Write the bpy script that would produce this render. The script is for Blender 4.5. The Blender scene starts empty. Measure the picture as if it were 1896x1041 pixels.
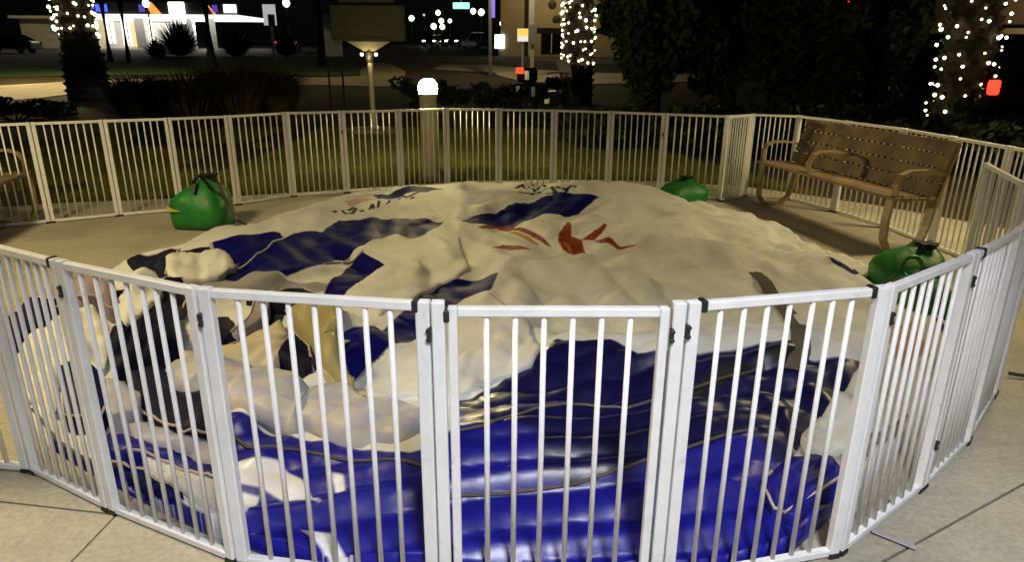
import bpy, bmesh, math, random
import numpy as np
from mathutils import Vector, Matrix, Euler
R = math.radians
S = bpy.context.scene
COL = S.collection
random.seed(7)

# ------------------------------------------------------------------ camera, sky, exposure
CH, PITCH, ROLL = 1.6, 0.3229, 0.0072
cd = bpy.data.cameras.new('camera'); cam = bpy.data.objects.new('camera', cd); COL.objects.link(cam)
fw = Vector((0, math.cos(PITCH), -math.sin(PITCH))); up = Vector((0, math.sin(PITCH), math.cos(PITCH))); rt = Vector((1, 0, 0))
cx = rt*math.cos(ROLL)+up*math.sin(ROLL); cu = -rt*math.sin(ROLL)+up*math.cos(ROLL)
M = Matrix((( cx.x, cu.x, -fw.x, 0), (cx.y, cu.y, -fw.y, 0), (cx.z, cu.z, -fw.z, CH), (0, 0, 0, 1)))
cam.matrix_world = M
cd.sensor_width = 36; cd.lens = 36*1260/1896; cd.clip_end = 2000; cd.clip_start = 0.05
S.camera = cam
w = bpy.data.worlds.new('World'); S.world = w; w.use_nodes = True
wn = w.node_tree; wn.nodes.clear()
sky = wn.nodes.new('ShaderNodeTexSky'); sky.sky_type = 'NISHITA'; sky.sun_disc = False
sky.sun_elevation = R(35); sky.sun_rotation = R(200)
bg = wn.nodes.new('ShaderNodeBackground'); bg.inputs['Strength'].default_value = 0.0002
wo = wn.nodes.new('ShaderNodeOutputWorld')
wn.links.new(sky.outputs[0], bg.inputs[0]); wn.links.new(bg.outputs[0], wo.inputs[0])
sd = bpy.data.lights.new('moon', 'SUN'); sd.energy = 0.012; sd.angle = R(0.5); sd.color = (0.85, 0.9, 1)
so = bpy.data.objects.new('moon', sd); COL.objects.link(so); so.rotation_euler = (R(55), 0, R(-20))
S.view_settings.view_transform = 'Standard'; S.view_settings.look = 'None'; S.view_settings.gamma = 1
S.view_settings.exposure = 0.35; S.view_settings.use_curve_mapping = False
S.render.engine = 'CYCLES'; S.cycles.use_denoising = True
S.cycles.max_bounces = 6; S.cycles.sample_clamp_indirect = 3.0

def at(px, py, Y):
    """the point at distance Y that the photograph (1896 wide) shows at px, py"""
    a, b = px-948, py-520.5
    c, s = math.cos(ROLL), math.sin(ROLL)
    a, b = c*a+s*b, -s*a+c*b
    v = rt*(a/1260)+fw-up*(b/1260)
    return Vector((v.x*Y/v.y, Y, CH+v.z*Y/v.y))
def tz(y):
    return 0.03*min(max(0.0, y-12), 100)

# ------------------------------------------------------------------ materials
def nodes(name):
    m = bpy.data.materials.new(name); m.use_nodes = True
    return m, m.node_tree.nodes, m.node_tree.links, m.node_tree.nodes['Principled BSDF']
def mat(name, col, rough=0.5, metal=0.0, var=0.25, scale=8.0, bump=0.0, bscale=60.0, coat=0.0, col2=None):
    m, n, l, p = nodes(name)
    tc = n.new('ShaderNodeTexCoord')
    nz = n.new('ShaderNodeTexNoise'); nz.inputs['Scale'].default_value = scale; nz.inputs['Detail'].default_value = 6
    l.new(tc.outputs['Object'], nz.inputs['Vector'])
    rp = n.new('ShaderNodeValToRGB')
    a = [c*(1-var) for c in col]; b = list(col2) if col2 else [min(1, c*(1+var)) for c in col]
    rp.color_ramp.elements[0].color = (*a, 1); rp.color_ramp.elements[0].position = 0.3
    rp.color_ramp.elements[1].color = (*b, 1); rp.color_ramp.elements[1].position = 0.7
    l.new(nz.outputs['Fac'], rp.inputs[0]); l.new(rp.outputs[0], p.inputs['Base Color'])
    p.inputs['Roughness'].default_value = rough; p.inputs['Metallic'].default_value = metal
    p.inputs['Coat Weight'].default_value = coat
    if bump:
        b2 = n.new('ShaderNodeTexNoise'); b2.inputs['Scale'].default_value = bscale; b2.inputs['Detail'].default_value = 5
        l.new(tc.outputs['Object'], b2.inputs['Vector'])
        bp = n.new('ShaderNodeBump'); bp.inputs['Strength'].default_value = bump; bp.inputs['Distance'].default_value = 0.02
        l.new(b2.outputs['Fac'], bp.inputs['Height']); l.new(bp.outputs[0], p.inputs['Normal'])
    return m
def glow(name, col, strength, sample=True):
    m, n, l, p = nodes(name)
    p.inputs['Base Color'].default_value = (*[c*0.5 for c in col], 1)
    p.inputs['Emission Color'].default_value = (*col, 1); p.inputs['Emission Strength'].default_value = strength
    if not sample: m.cycles.emission_sampling = 'NONE'
    return m
WHITE = mat('white_powder_coat', (0.78, 0.78, 0.81), 0.38, 0, 0.06, 14, 0.03, 300)
def grime(m):
    n, l, p = m.node_tree.nodes, m.node_tree.links, m.node_tree.nodes['Principled BSDF']
    g = n.new('ShaderNodeNewGeometry'); a = n.new('ShaderNodeTexNoise'); a.inputs['Scale'].default_value = 16; a.inputs['Detail'].default_value = 9; a.inputs['Roughness'].default_value = 0.75
    r = n.new('ShaderNodeValToRGB'); e = r.color_ramp.elements; e[0].position = 0.60; e[0].color = (1,1,1,1); e[1].position = 0.78; e[1].color = (0.42,0.38,0.32,1)
    old = p.inputs['Base Color'].links[0].from_socket; x = n.new('ShaderNodeMixRGB'); x.blend_type = 'MULTIPLY'; x.inputs[0].default_value = 0.8
    l.new(g.outputs['Position'], a.inputs['Vector']); l.new(a.outputs['Fac'], r.inputs[0]); l.new(old, x.inputs[1]); l.new(r.outputs[0], x.inputs[2]); l.new(x.outputs[0], p.inputs['Base Color'])
grime(WHITE)
BLACKP = mat('black_plastic', (0.012, 0.012, 0.013), 0.45, 0, 0.3)
STEEL = mat('steel', (0.45, 0.44, 0.42), 0.35, 0.9, 0.2, 20)
WOOD = mat('bench_wood', (0.21, 0.145, 0.085), 0.6, 0, 0.45, 5, 0.25, 40)
BENCHM = mat('bench_frame_paint', (0.30, 0.23, 0.11), 0.4, 0.0, 0.15, 20)
GREEN = mat('green_vinyl', (0.012, 0.17, 0.022), 0.5, 0, 0.3, 6, 0.6, 9)
POSTP = mat('cream_paint', (0.55, 0.50, 0.36), 0.45, 0, 0.12, 9)
BARK = mat('palm_bark', (0.045, 0.034, 0.022), 0.9, 0, 0.5, 12, 0.8, 30)
DARKBARK = mat('tree_bark', (0.03, 0.024, 0.017), 0.9, 0, 0.4, 10, 0.8, 25)
LEAF = mat('dark_leaves', (0.022, 0.040, 0.011), 0.8, 0, 0.4, 3)
LEAF2 = mat('shrub_leaves', (0.022, 0.030, 0.010), 0.6, 0, 0.5, 3)
STRAW = mat('dry_grass_blades', (0.075, 0.055, 0.02), 0.7, 0, 0.4, 3)
GRASS = mat('lawn_blades', (0.13, 0.165, 0.016), 0.6, 0, 0.4, 0.9, col2=(0.22, 0.20, 0.03))
CARP = mat('dark_car_paint', (0.03, 0.032, 0.035), 0.2, 0.3, 0.1, 5, coat=1.0)
CARR = mat('dark_red_car_paint', (0.05, 0.012, 0.01), 0.25, 0.2, 0.1, 5, coat=1.0)
CARS = mat('silver_car_paint', (0.30, 0.30, 0.31), 0.25, 0.5, 0.1, 5, coat=1.0)
CARW = mat('white_car_paint', (0.75, 0.75, 0.75), 0.3, 0.0, 0.05, 5)
GLASS = mat('dark_glass', (0.01, 0.011, 0.012), 0.06, 0, 0.2)
RUBBER = mat('tyre_rubber', (0.012, 0.012, 0.012), 0.8, 0, 0.3)
TAIL = glow('tail_light_glow', (1, 0.035, 0.015), 2.6); HEAD = glow('head_light_glow', (1, 0.95, 0.85), 12, False)
BULB = glow('string_bulb_glow', (1, 0.86, 0.50), 7, False); WIRE = mat('lamp_wire', (0.01, 0.012, 0.01), 0.6)
BEIGE = mat('beige_stucco', (0.50, 0.43, 0.27), 0.8, 0, 0.12, 2, 0.2, 30)
BROWNW = mat('brown_stucco', (0.20, 0.14, 0.08), 0.8, 0, 0.15, 2)
GREYP = mat('grey_sign_back', (0.32, 0.30, 0.34), 0.5, 0, 0.1)
SIGNW = mat('white_sign_face', (0.75, 0.74, 0.74), 0.5, 0, 0.06)
DARKP = mat('dark_pole_paint', (0.035, 0.03, 0.02), 0.6, 0, 0.3)
BRONZE = mat('marker_plaque_paint', (0.055, 0.050, 0.026), 0.7, 0.0, 0.35, 10, 0.3, 30)
ASPH = mat('asphalt', (0.05, 0.048, 0.045), 0.85, 0, 0.3, 2, 0.3, 60)

# ------------------------------------------------------------------ mesh helpers
class MB:
    def __init__(s): s.v = []; s.f = []
    def add(s, vs, fs):
        o = len(s.v); s.v += [tuple(v) for v in vs]; s.f += [tuple(i+o for i in f) for f in fs]
    def box(s, c, d, rot=None, bev=0.0):
        x, y, z = d[0]/2, d[1]/2, d[2]/2
        if bev <= 0:
            vs = [(-x,-y,-z),(x,-y,-z),(x,y,-z),(-x,y,-z),(-x,-y,z),(x,-y,z),(x,y,z),(-x,y,z)]
            fs = [(0,3,2,1),(4,5,6,7),(0,1,5,4),(1,2,6,5),(2,3,7,6),(3,0,4,7)]
        else:
            b = min(bev, x*.9, y*.9, z*.9); bm = bmesh.new(); bmesh.ops.create_cube(bm, size=1)
            for v in bm.verts: v.co = Vector((v.co.x*2*x, v.co.y*2*y, v.co.z*2*z))
            bmesh.ops.bevel(bm, geom=bm.edges[:], offset=b, segments=1, affect='EDGES', profile=0.5)
            bm.verts.index_update(); vs = [v.co.copy() for v in bm.verts]; fs = [[v.index for v in f.verts] for f in bm.faces]; bm.free()
        m = rot.to_matrix() if rot else Matrix.Identity(3)
        s.add([m @ Vector(v)+Vector(c) for v in vs], fs); return s
    def sweep(s, path, sec, closed=False, cap=True, upv=Vector((0,0,1)), scales=None):
        """section (list of 2D points) swept along a path"""
        n = len(path); k = len(sec); P = [Vector(p) for p in path]; vs = []
        for i, p in enumerate(P):
            a = P[i-1] if (i > 0 or closed) else p; b = P[(i+1) % n] if (i < n-1 or closed) else p
            t = (b-a).normalized()
            u = upv-t*upv.dot(t)
            if u.length < 1e-3: u = Vector((1,0,0))-t*t.x
            u.normalize(); r = t.cross(u)
            sc = scales[i] if scales else 1
            vs += [p+r*q[0]*sc+u*q[1]*sc for q in sec]
        fs = []
        for i in range(n if closed else n-1):
            j = (i+1) % n
            for q in range(k):
                fs.append((i*k+q, i*k+(q+1) % k, j*k+(q+1) % k, j*k+q))
        if cap and not closed: fs += [tuple(range(k))[::-1], tuple((n-1)*k+q for q in range(k))]
        s.add(vs, fs); return s
    def tube(s, path, r, n=8, closed=False, scales=None):
        return s.sweep(path, [(r*math.cos(2*math.pi*i/n), r*math.sin(2*math.pi*i/n)) for i in range(n)], closed, scales=scales)
    def lathe(s, prof, n=20, c=(0,0,0), f=None):
        vs = []; fs = []
        for i, (r, z) in enumerate(prof):
            for q in range(n):
                a = 2*math.pi*q/n; rr = r*(f(a, z) if f else 1)
                vs.append((c[0]+rr*math.cos(a), c[1]+rr*math.sin(a), c[2]+z))
        for i in range(len(prof)-1):
            for q in range(n): fs.append((i*n+q, i*n+(q+1) % n, (i+1)*n+(q+1) % n, (i+1)*n+q))
        fs += [tuple(range(n))[::-1], tuple((len(prof)-1)*n+q for q in range(n))]
        s.add(vs, fs); return s
    def prism(s, poly, z0, z1):
        n = len(poly)
        s.add([(x,y,z0) for x,y in poly]+[(x,y,z1) for x,y in poly], [tuple(range(n))[::-1], tuple(range(n,2*n))]+[(i,(i+1)%n,n+(i+1)%n,n+i) for i in range(n)]); return s
    def mesh(s, name, m=None, smooth=False):
        me = bpy.data.meshes.new(name); me.from_pydata(s.v, [], s.f); me.update()
        if m: me.materials.append(m)
        if smooth: me.polygons.foreach_set('use_smooth', [True]*len(me.polygons))
        return me
def link(name, me, parent=None, loc=(0,0,0), rot=None):
    o = bpy.data.objects.new(name, me); COL.objects.link(o); o.location = loc
    if rot: o.rotation_euler = rot
    if parent: o.parent = parent
    return o
def obj(name, mb, m, parent=None, smooth=False, loc=(0,0,0), rot=None):
    me = mb.mesh(name, m, smooth)
    if smooth and smooth != 'all':
        me.set_sharp_from_angle(angle=R(40))
    return link(name, me, parent, loc, rot)
def tag(o, label, cat, group=None):
    o['label'] = label; o['category'] = cat
    if group: o['group'] = group
    return o
def thing(name, label, cat, loc=(0,0,0), rz=0, group=None):
    o = bpy.data.objects.new(name, None); COL.objects.link(o); o.location = loc; o.rotation_euler = (0,0,rz)
    o.empty_display_size = 0.2
    return tag(o, label, cat, group)
def struct(o, kind='structure'): o['kind'] = kind; return o

# ------------------------------------------------------------------ ground, plaza, paths
def sheet(name, pts, m, lift, nz=1):
    """a flat polygon lifted over the ground, cut in rows so that it follows the slope"""
    bm = bmesh.new(); vs = [bm.verts.new((x, y, 0)) for x, y in pts]; bm.faces.new(vs)
    ys = [p[1] for p in pts]
    for y in [12]+[k for k in range(16, 112, 4)]+[112]:
        if min(ys) < y < max(ys):
            bmesh.ops.bisect_plane(bm, geom=bm.verts[:]+bm.edges[:]+bm.faces[:], plane_co=(0,y,0), plane_no=(0,1,0))
    for v in bm.verts: v.co.z = tz(v.co.y)+lift
    bmesh.ops.recalc_face_normals(bm, faces=bm.faces[:])
    me = bpy.data.meshes.new(name); bm.to_mesh(me); bm.free(); me.materials.append(m)
    if me.polygons[0].normal.z < 0: me.flip_normals()
    return struct(link(name, me))
SOIL = mat('dark_soil_and_turf', (0.030, 0.028, 0.012), 0.95, 0, 0.4, 1.2, 0.6, 20, col2=(0.06, 0.04, 0.016))
TURF = mat('median_turf', (0.045, 0.095, 0.012), 0.9, 0, 0.5, 0.4, 0.6, 15)
sheet('ground', [(-400,-60), (400,-60), (400,12), (400,112), (400,900), (-400,900), (-400,112), (-400,12)], SOIL, -0.02)
def concrete(name, base, joints=None):
    m, n, l, p = nodes(name)
    tc = n.new('ShaderNodeNewGeometry')
    a = n.new('ShaderNodeTexNoise'); a.inputs['Scale'].default_value = 0.9; a.inputs['Detail'].default_value = 8; a.inputs['Roughness'].default_value = 0.65
    b = n.new('ShaderNodeTexNoise'); b.inputs['Scale'].default_value = 45; b.inputs['Detail'].default_value = 4
    sp = n.new('ShaderNodeTexVoronoi'); sp.inputs['Scale'].default_value = 3.2
    for q in (a, b, sp): l.new(tc.outputs['Position'], q.inputs['Vector'])
    r = n.new('ShaderNodeValToRGB'); e = r.color_ramp.elements
    e[0].position = 0.32; e[0].color = (*[c*0.66 for c in base], 1); e[1].position = 0.68; e[1].color = (*[c*1.12 for c in base], 1)
    l.new(a.outputs['Fac'], r.inputs[0])
    r2 = n.new('ShaderNodeValToRGB'); e = r2.color_ramp.elements
    e[0].position = 0.3; e[0].color = (0.8,0.8,0.8,1); e[1].position = 0.7; e[1].color = (1.08,1.08,1.08,1)
    l.new(b.outputs['Fac'], r2.inputs[0])
    r3 = n.new('ShaderNodeValToRGB'); e = r3.color_ramp.elements   # gum spots and stains
    e[0].position = 0.03; e[0].color = (0.45,0.4,0.36,1); e[1].position = 0.07; e[1].color = (1,1,1,1)
    l.new(sp.outputs['Distance'], r3.inputs[0])
    m1 = n.new('ShaderNodeMixRGB'); m1.blend_type = 'MULTIPLY'; m1.inputs[0].default_value = 1
    m2 = n.new('ShaderNodeMixRGB'); m2.blend_type = 'MULTIPLY'; m2.inputs[0].default_value = 0.7
    l.new(r.outputs[0], m1.inputs[1]); l.new(r2.outputs[0], m1.inputs[2]); l.new(m1.outputs[0], m2.inputs[1]); l.new(r3.outputs[0], m2.inputs[2])
    l.new(m2.outputs[0], p.inputs['Base Color']); p.inputs['Roughness'].default_value = 0.75
    bp = n.new('ShaderNodeBump'); bp.inputs['Strength'].default_value = 0.25; bp.inputs['Distance'].default_value = 0.01
    l.new(b.outputs['Fac'], bp.inputs['Height']); l.new(bp.outputs[0], p.inputs['Normal'])
    return m
CONC = concrete('plaza_concrete', (0.47, 0.435, 0.345)); CONC2 = concrete('path_concrete', (0.42, 0.36, 0.25))
BACK = [(-16, 3.0), (-8.5, 5.6), (-5.5, 7.15), (-5.0, 7.4), (-3.16, 7.85), (-2.04, 8.3), (-0.86, 8.86), (0.6, 9.1), (2.04, 9.0), (3.1, 8.6), (4.1, 7.6), (5.0, 6.3), (6.2, 5.4), (9, 4.9), (16, 4.6)]
# plaza slabs: cut along the joints the photograph shows
def plaza():
    me = MB(); root = thing('plaza_paving', '', '', (0,0,0)); del root['label']; del root['category']; struct(root)
    bm = bmesh.new()
    pts = [(-16,-9)]+BACK+[(16,-9)]
    bm.faces.new([bm.verts.new((x,y,0)) for x,y in pts])
    lines = [((-1.43,2.07),(-1.9,2.14)), ((1.25,1.86),(2.03,2.30)), ((-1.43,2.07),(-1.2,6.0)), ((-5.2,5.55),(-2.4,6.35)), ((2.0,5.0),(4.5,5.6)), ((0,-1.4),(1,-1.3))]
    cuts = []
    for a, b in lines:
        d = Vector((b[0]-a[0], b[1]-a[1], 0)).normalized(); nrm = Vector((-d.y, d.x, 0))
        for off in (-0.005, 0.005):
            bmesh.ops.bisect_plane(bm, geom=bm.verts[:]+bm.edges[:]+bm.faces[:], plane_co=Vector((a[0],a[1],0))+nrm*off, plane_no=nrm)
        cuts.append((Vector((a[0],a[1],0)), nrm))
    k = 0
    for f in list(bm.faces):
        c = f.calc_center_median()
        slim = any(all(abs((v.co-a).dot(nm)) < 0.0056 for v in f.verts) for a, nm in cuts)
        if slim or f.calc_area() < 0.004: continue
        mb = MB(); P = [(v.co.x, v.co.y) for v in f.verts]
        if f.normal.z < 0: P = P[::-1]
        mb.prism(P, -0.06, 0.0)
        obj('slab', mb, CONC, root)
    bm.free()
    return root
plaza()
JOINT = mat('joint_filler', (0.03, 0.026, 0.02), 0.95, 0, 0.3, 6)
sheet('plaza_bed', [(-15.9,-8.9)]+[(x*0.995, y-0.05) for x, y in BACK]+[(15.9,-8.9)], JOINT, -0.012)

def gp(px, py, lift=0):
    """where the photograph's pixel meets the sloping ground beyond the plaza"""
    lo, hi = 9.0, 111.0
    for _ in range(50):
        y = (lo+hi)/2; q = at(px, py, y)
        if q.z > tz(y): lo = y
        else: hi = y
    q = at(px, py, lo); return (q.x, q.y)
sheet('curved_path', [gp(*p) for p in [(-500,206),(-200,196),(0,187),(75,181),(145,172),(260,160),(420,154),(520,158),(600,157),(700,160),(742,158),(752,132),(720,117),(690,116),(664,130),(668,140),(600,143),(520,142),(400,140),(260,146),(140,150),(0,158),(-200,166),(-500,172)]], CONC2, 0.004)
sheet('far_path', [gp(*p) for p in [(800,128),(905,134),(985,156),(1080,156),(1300,150),(1300,138),(1080,134),(985,128),(905,120),(820,119)]], CONC2, 0.008)
sheet('grass_median', [gp(*p) for p in [(-300,148),(0,143),(140,140),(400,137),(520,139),(600,140),(664,138),(670,126),(655,113),(600,106),(400,101.5),(140,112),(0,116),(-300,118)]], TURF, 0.012)
sheet('road', [(-140, 62), (-34, 66), (-14, 74), (-2, 58), (3.5, 46), (14, 40), (60, 38), (140, 40), (140, 58), (24, 66), (6, 110), (-6, 110), (-20, 92), (-140, 92)], ASPH, 0.016)

# ------------------------------------------------------------------ lamps
def lamp(name, parent, loc, power, col, size, cone=None):
    d = bpy.data.lights.new(name, 'SPOT' if cone else 'POINT')
    if cone: d.spot_size = R(cone); d.spot_blend = 0.55
    d.energy = power; d.color = col; d.shadow_soft_size = size
    o = bpy.data.objects.new(name, d); COL.objects.link(o); o.location = loc
    if parent: o.parent = parent
    return o
def bollard(loc, label, power):
    t = thing('lamp_bollard', label, 'bollard lamp', loc, 0, 'lamp bollards round the plaza')
    obj('base_plate', MB().lathe([(0.15,0),(0.15,0.015),(0.12,0.02)], 24), POSTP, t, True)
    obj('post', MB().lathe([(0.112,0.02),(0.112,1.06),(0.108,1.075)], 28), POSTP, t, True)
    obj('collar', MB().lathe([(0.125,1.075),(0.130,1.09),(0.125,1.11),(0.09,1.115)], 28), POSTP, t, True)
    obj('lamp_dome', MB().lathe([(0.112,1.115),(0.122,1.17),(0.114,1.23),(0.08,1.275),(0.03,1.29)], 28), glow('bollard_glow', (1.0, 0.82, 0.36), power), t, True)
    return t
bollard((-1.09, 9.0, 0), 'tan lamp bollard with a glowing domed top behind the white fence', 330)
def street_lamp(loc, aim, label, power, col, h=6.0, reach=1.4, cone=130):
    t = thing('street_lamp', label, 'street lamp', loc, aim, 'tall street lamps round the plaza')
    obj('pole', MB().tube([(0,0,0),(0,0,h*0.5),(0,0,h)], 0.075, 12, scales=[1,0.8,0.6]), DARKP, t, True)
    obj('arm', MB().tube([(0,0,h-0.05),(0,reach*0.4,h+0.22),(0,reach,h+0.25)], 0.035, 8), DARKP, t, True)
    obj('lamp_head', MB().box((0,reach+0.2,h+0.27),(0.26,0.6,0.1), bev=0.03), DARKP, t)
    obj('lens', MB().box((0,reach+0.22,h+0.205),(0.2,0.45,0.02)), glow('street_lens_glow', col, 20, False), t)
    lamp('lamp', t, (0,reach+0.22,h+0.08), power, col, 0.42, cone)
    return t
WARM = (1.0, 0.80, 0.40); COOL = (0.96, 0.97, 1.0)
street_lamp((0.7, -2.0, 0), 0, 'tall street lamp with a cool white head behind the photographer', 760, COOL, 3.8, 1.0, 114)
street_lamp((6.6, 6.2, 0), R(100), 'tall street lamp with a warm head right of the long bench', 430, WARM, 3.3, 1.4, 132)
street_lamp((-5.6, 2.6, 0), R(-80), 'tall street lamp with a warm head left of the pen', 520, WARM, 3.5, 1.4, 150)
street_lamp((-19, 25, tz(25)), R(-60), 'tall street lamp with a warm head beside the curved path', 2100, WARM, 5.5, 1.4, 150)

# ------------------------------------------------------------------ pet pen of hinged panels
FH, PW = 0.968, 0.64
pm = {}
def pen_meshes():
    pw = 0.036
    pm['post'] = MB().box((0,0,0.018+(FH-0.022)/2),(pw,0.030,FH-0.022), bev=0.003).mesh('post', WHITE)
    pm['foot'] = MB().box((0,0,0.009),(pw+0.006,0.036,0.018), bev=0.003).mesh('foot', BLACKP)
    a, b = 0.004+pw, PW-0.004-pw
    pm['rail'] = MB().box(((a+b)/2,0,0),(b-a,0.026,0.026), bev=0.003).mesh('rail', WHITE)
    pm['bar'] = MB().lathe([(0.0078,0),(0.0078,FH-0.033-0.034-0.002)], 10).mesh('bar', WHITE, True)
    pm['clip'] = MB().box((0,0,0),(0.018,0.036,0.036), bev=0.004).mesh('clip', BLACKP)
    pm['hinge'] = MB().box((0,-0.006,0),(0.016,0.034,0.07), bev=0.003).box((0.0,-0.020,0.022),(0.024,0.014,0.016), bev=0.003).box((0.0,-0.020,-0.022),(0.024,0.014,0.016), bev=0.003).mesh('hinge', BLACKP)
pen_meshes()
def panel(a, b, label, clips=(), hinges=(), name='fence_section', cat='fence section'):
    a, b = Vector((*a,0)), Vector((*b,0)); d = b-a
    t = thing(name, label, cat, a, math.atan2(d.y, d.x), 'white sections of the round pet pen')
    k = d.length/PW; t.scale = (k, 1, 1)
    for x in (0.022, PW-0.022):
        link('post', pm['post'], t, (x,0,0)); link('foot', pm['foot'], t, (x,0,0))
    link('top_rail', pm['rail'], t, (0,0,FH-0.020)); link('bottom_rail', pm['rail'], t, (0,0,0.022))
    rb = random.Random(label)
    for i in range(7):
        link('bar', pm['bar'], t, (0.04+(PW-0.08)*(i+1)/8+rb.uniform(-0.0025,0.0025), rb.uniform(-0.001,0.001), 0.034), (rb.uniform(-0.003,0.003), rb.uniform(-0.003,0.003), 0))
    for x in clips: link('clip', pm['clip'], t, (x,0,FH-0.019))
    for x, z in hinges: link('hinge', pm['hinge'], t, (x,-0.010,z)).scale = (0.6,0.6,0.6)
    return t
A = [(-4.497,6.464),(-3.998,6.771),(-3.49,7.026),(-3.012,7.34),(-2.548,7.815),(-1.984,8.058),(-1.363,8.284),(-0.824,8.543),(-0.177,8.547),(0.499,8.439),(1.163,8.275),(1.751,8.035),(2.41,7.79)]
AL = ['second barred fence section from the left bench along the back of the pen','third barred fence section from the left bench along the back of the pen','barred fence section directly behind the big green sack','barred fence section just right of the big green sack at the back','barred back fence section two to the left of the marker post','barred fence section standing in front of the marker post','barred fence section standing in front of the glowing lamp bollard','barred back fence section immediately right of the lamp bollard','second barred back fence section right of the lamp bollard','third barred back fence section right of the lamp bollard','barred back fence section left of the small green sack','barred fence section directly behind the small green sack at the back']
E = 0.05
for i in range(12):
    panel(A[i], A[i+1], 'white '+AL[i], (), ((0.63,0.72),) if i in (4,10) else ())
panel((-5.02,6.18), A[0], 'white barred fence section behind the arm of the left bench')
B = [(2.43,7.82),(2.76,8.03),(3.22,7.87),(3.46,7.2),(3.66,6.5),(3.72,5.85),(3.76,5.2),(3.80,4.75)]
BL = ['narrow white fence section at the corner where bars overlap into a lattice','white barred fence section left of the long bench backrest','white barred fence section behind the left end of the long bench','white barred fence section behind the left middle of the long bench','white barred fence section behind the right middle of the long bench','white barred fence section behind the right end of the long bench','white barred fence section beyond the right end of the long bench']
for i in range(7): panel(B[i], B[i+1], BL[i])
panel((2.37,7.70), (2.70,7.93), 'narrow white fence section in front of the lattice corner left of the bench')
panel((3.02,4.36), (2.74,3.62), 'white barred fence section running towards the camera beside the right green sacks')
panel((2.74,3.60), (2.42,3.06), 'white barred fence section between the edge-on section and the front fence at right')
N = [(-1.908,2.332),(-1.46,2.091),(-0.896,1.829),(-0.218,1.727),(0.474,1.737),(1.103,1.887),(1.596,2.261),(1.996,2.584)]
panel((-2.52,2.40), N[0], 'white barred fence section at the left edge over the near concrete')
panel(N[0], N[1], 'white front fence section at far left before the crumpled navy and white folds', (0.60,), ())
panel(N[1], N[2], 'white front fence section second to the left of the gate', (), ((0.012,0.86),))
panel(N[2], N[3], 'white front fence section immediately left of the gate', (0.60,), ((0.008,0.87),(0.636,0.87)))
panel(N[4], N[5], 'white front fence section immediately right of the gate', (0.05,0.585), ((0.004,0.88),))
panel(N[5], N[6], 'white front fence section second to the right of the gate with a foot plate', (), ((0.02,0.86),(0.63,0.86)))
panel(N[6], (1.99,2.60), 'white front fence section third to the right of the gate, seen almost edge on', (0.08,), ((0.01,0.2),))
panel((1.995,2.61), (2.40,3.04), 'white front fence section leaving the frame at right')
def gate(a, b):
    a, b = Vector((*a,0)), Vector((*b,0)); d = b-a; L = d.length
    t = thing('fence_gate', 'white gate with a thick double frame at the front of the pen', 'gate', a, math.atan2(d.y, d.x), 'white sections of the round pet pen')
    for x in (0.018, L-0.018):
        link('post', pm['post'], t, (x,0,0)); link('foot', pm['foot'], t, (x,0,0))
    lf = thing('gate_leaf', '', ''); del lf['label']; del lf['category']; lf.parent = t
    x0, x1 = 0.044, L-0.044
    for x in (x0+0.013, x1-0.013): obj('leaf_post', MB().box((x,0,0.04+(FH-0.06)/2),(0.026,0.026,FH-0.06), bev=0.003), WHITE, lf)
    for z, n in ((FH-0.034,'leaf_top_rail'),(0.045,'leaf_bottom_rail')): obj(n, MB().box(((x0+x1)/2,0,z),(x1-x0-0.054,0.028,0.026), bev=0.003), WHITE, lf)
    for i in range(6): link('bar', pm['bar'], lf, (x0+0.026+(x1-x0-0.052)*(i+1)/7, 0, 0.058)).scale = (1.05,1.05,0.958)
    link('hinge', pm['hinge'], t, (L-0.036,-0.012,0.87)).scale = (0.6,0.6,0.6);
    link('latch', pm['clip'], t, (0.040,0,FH-0.045))
    obj('threshold', MB().box((L/2,0,0.012),(L-0.08,0.03,0.016), bev=0.003), WHITE, t)
gate(N[3], N[4])
tag(obj('foot_plate', MB().box((0,0,0.012),(0.024,0.14,0.006), bev=0.002), GREYP, None, loc=(1.330,1.955,0), rot=(0,0,R(50))), 'flat grey steel strip on the concrete at the front fence', 'foot plate')

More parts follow.
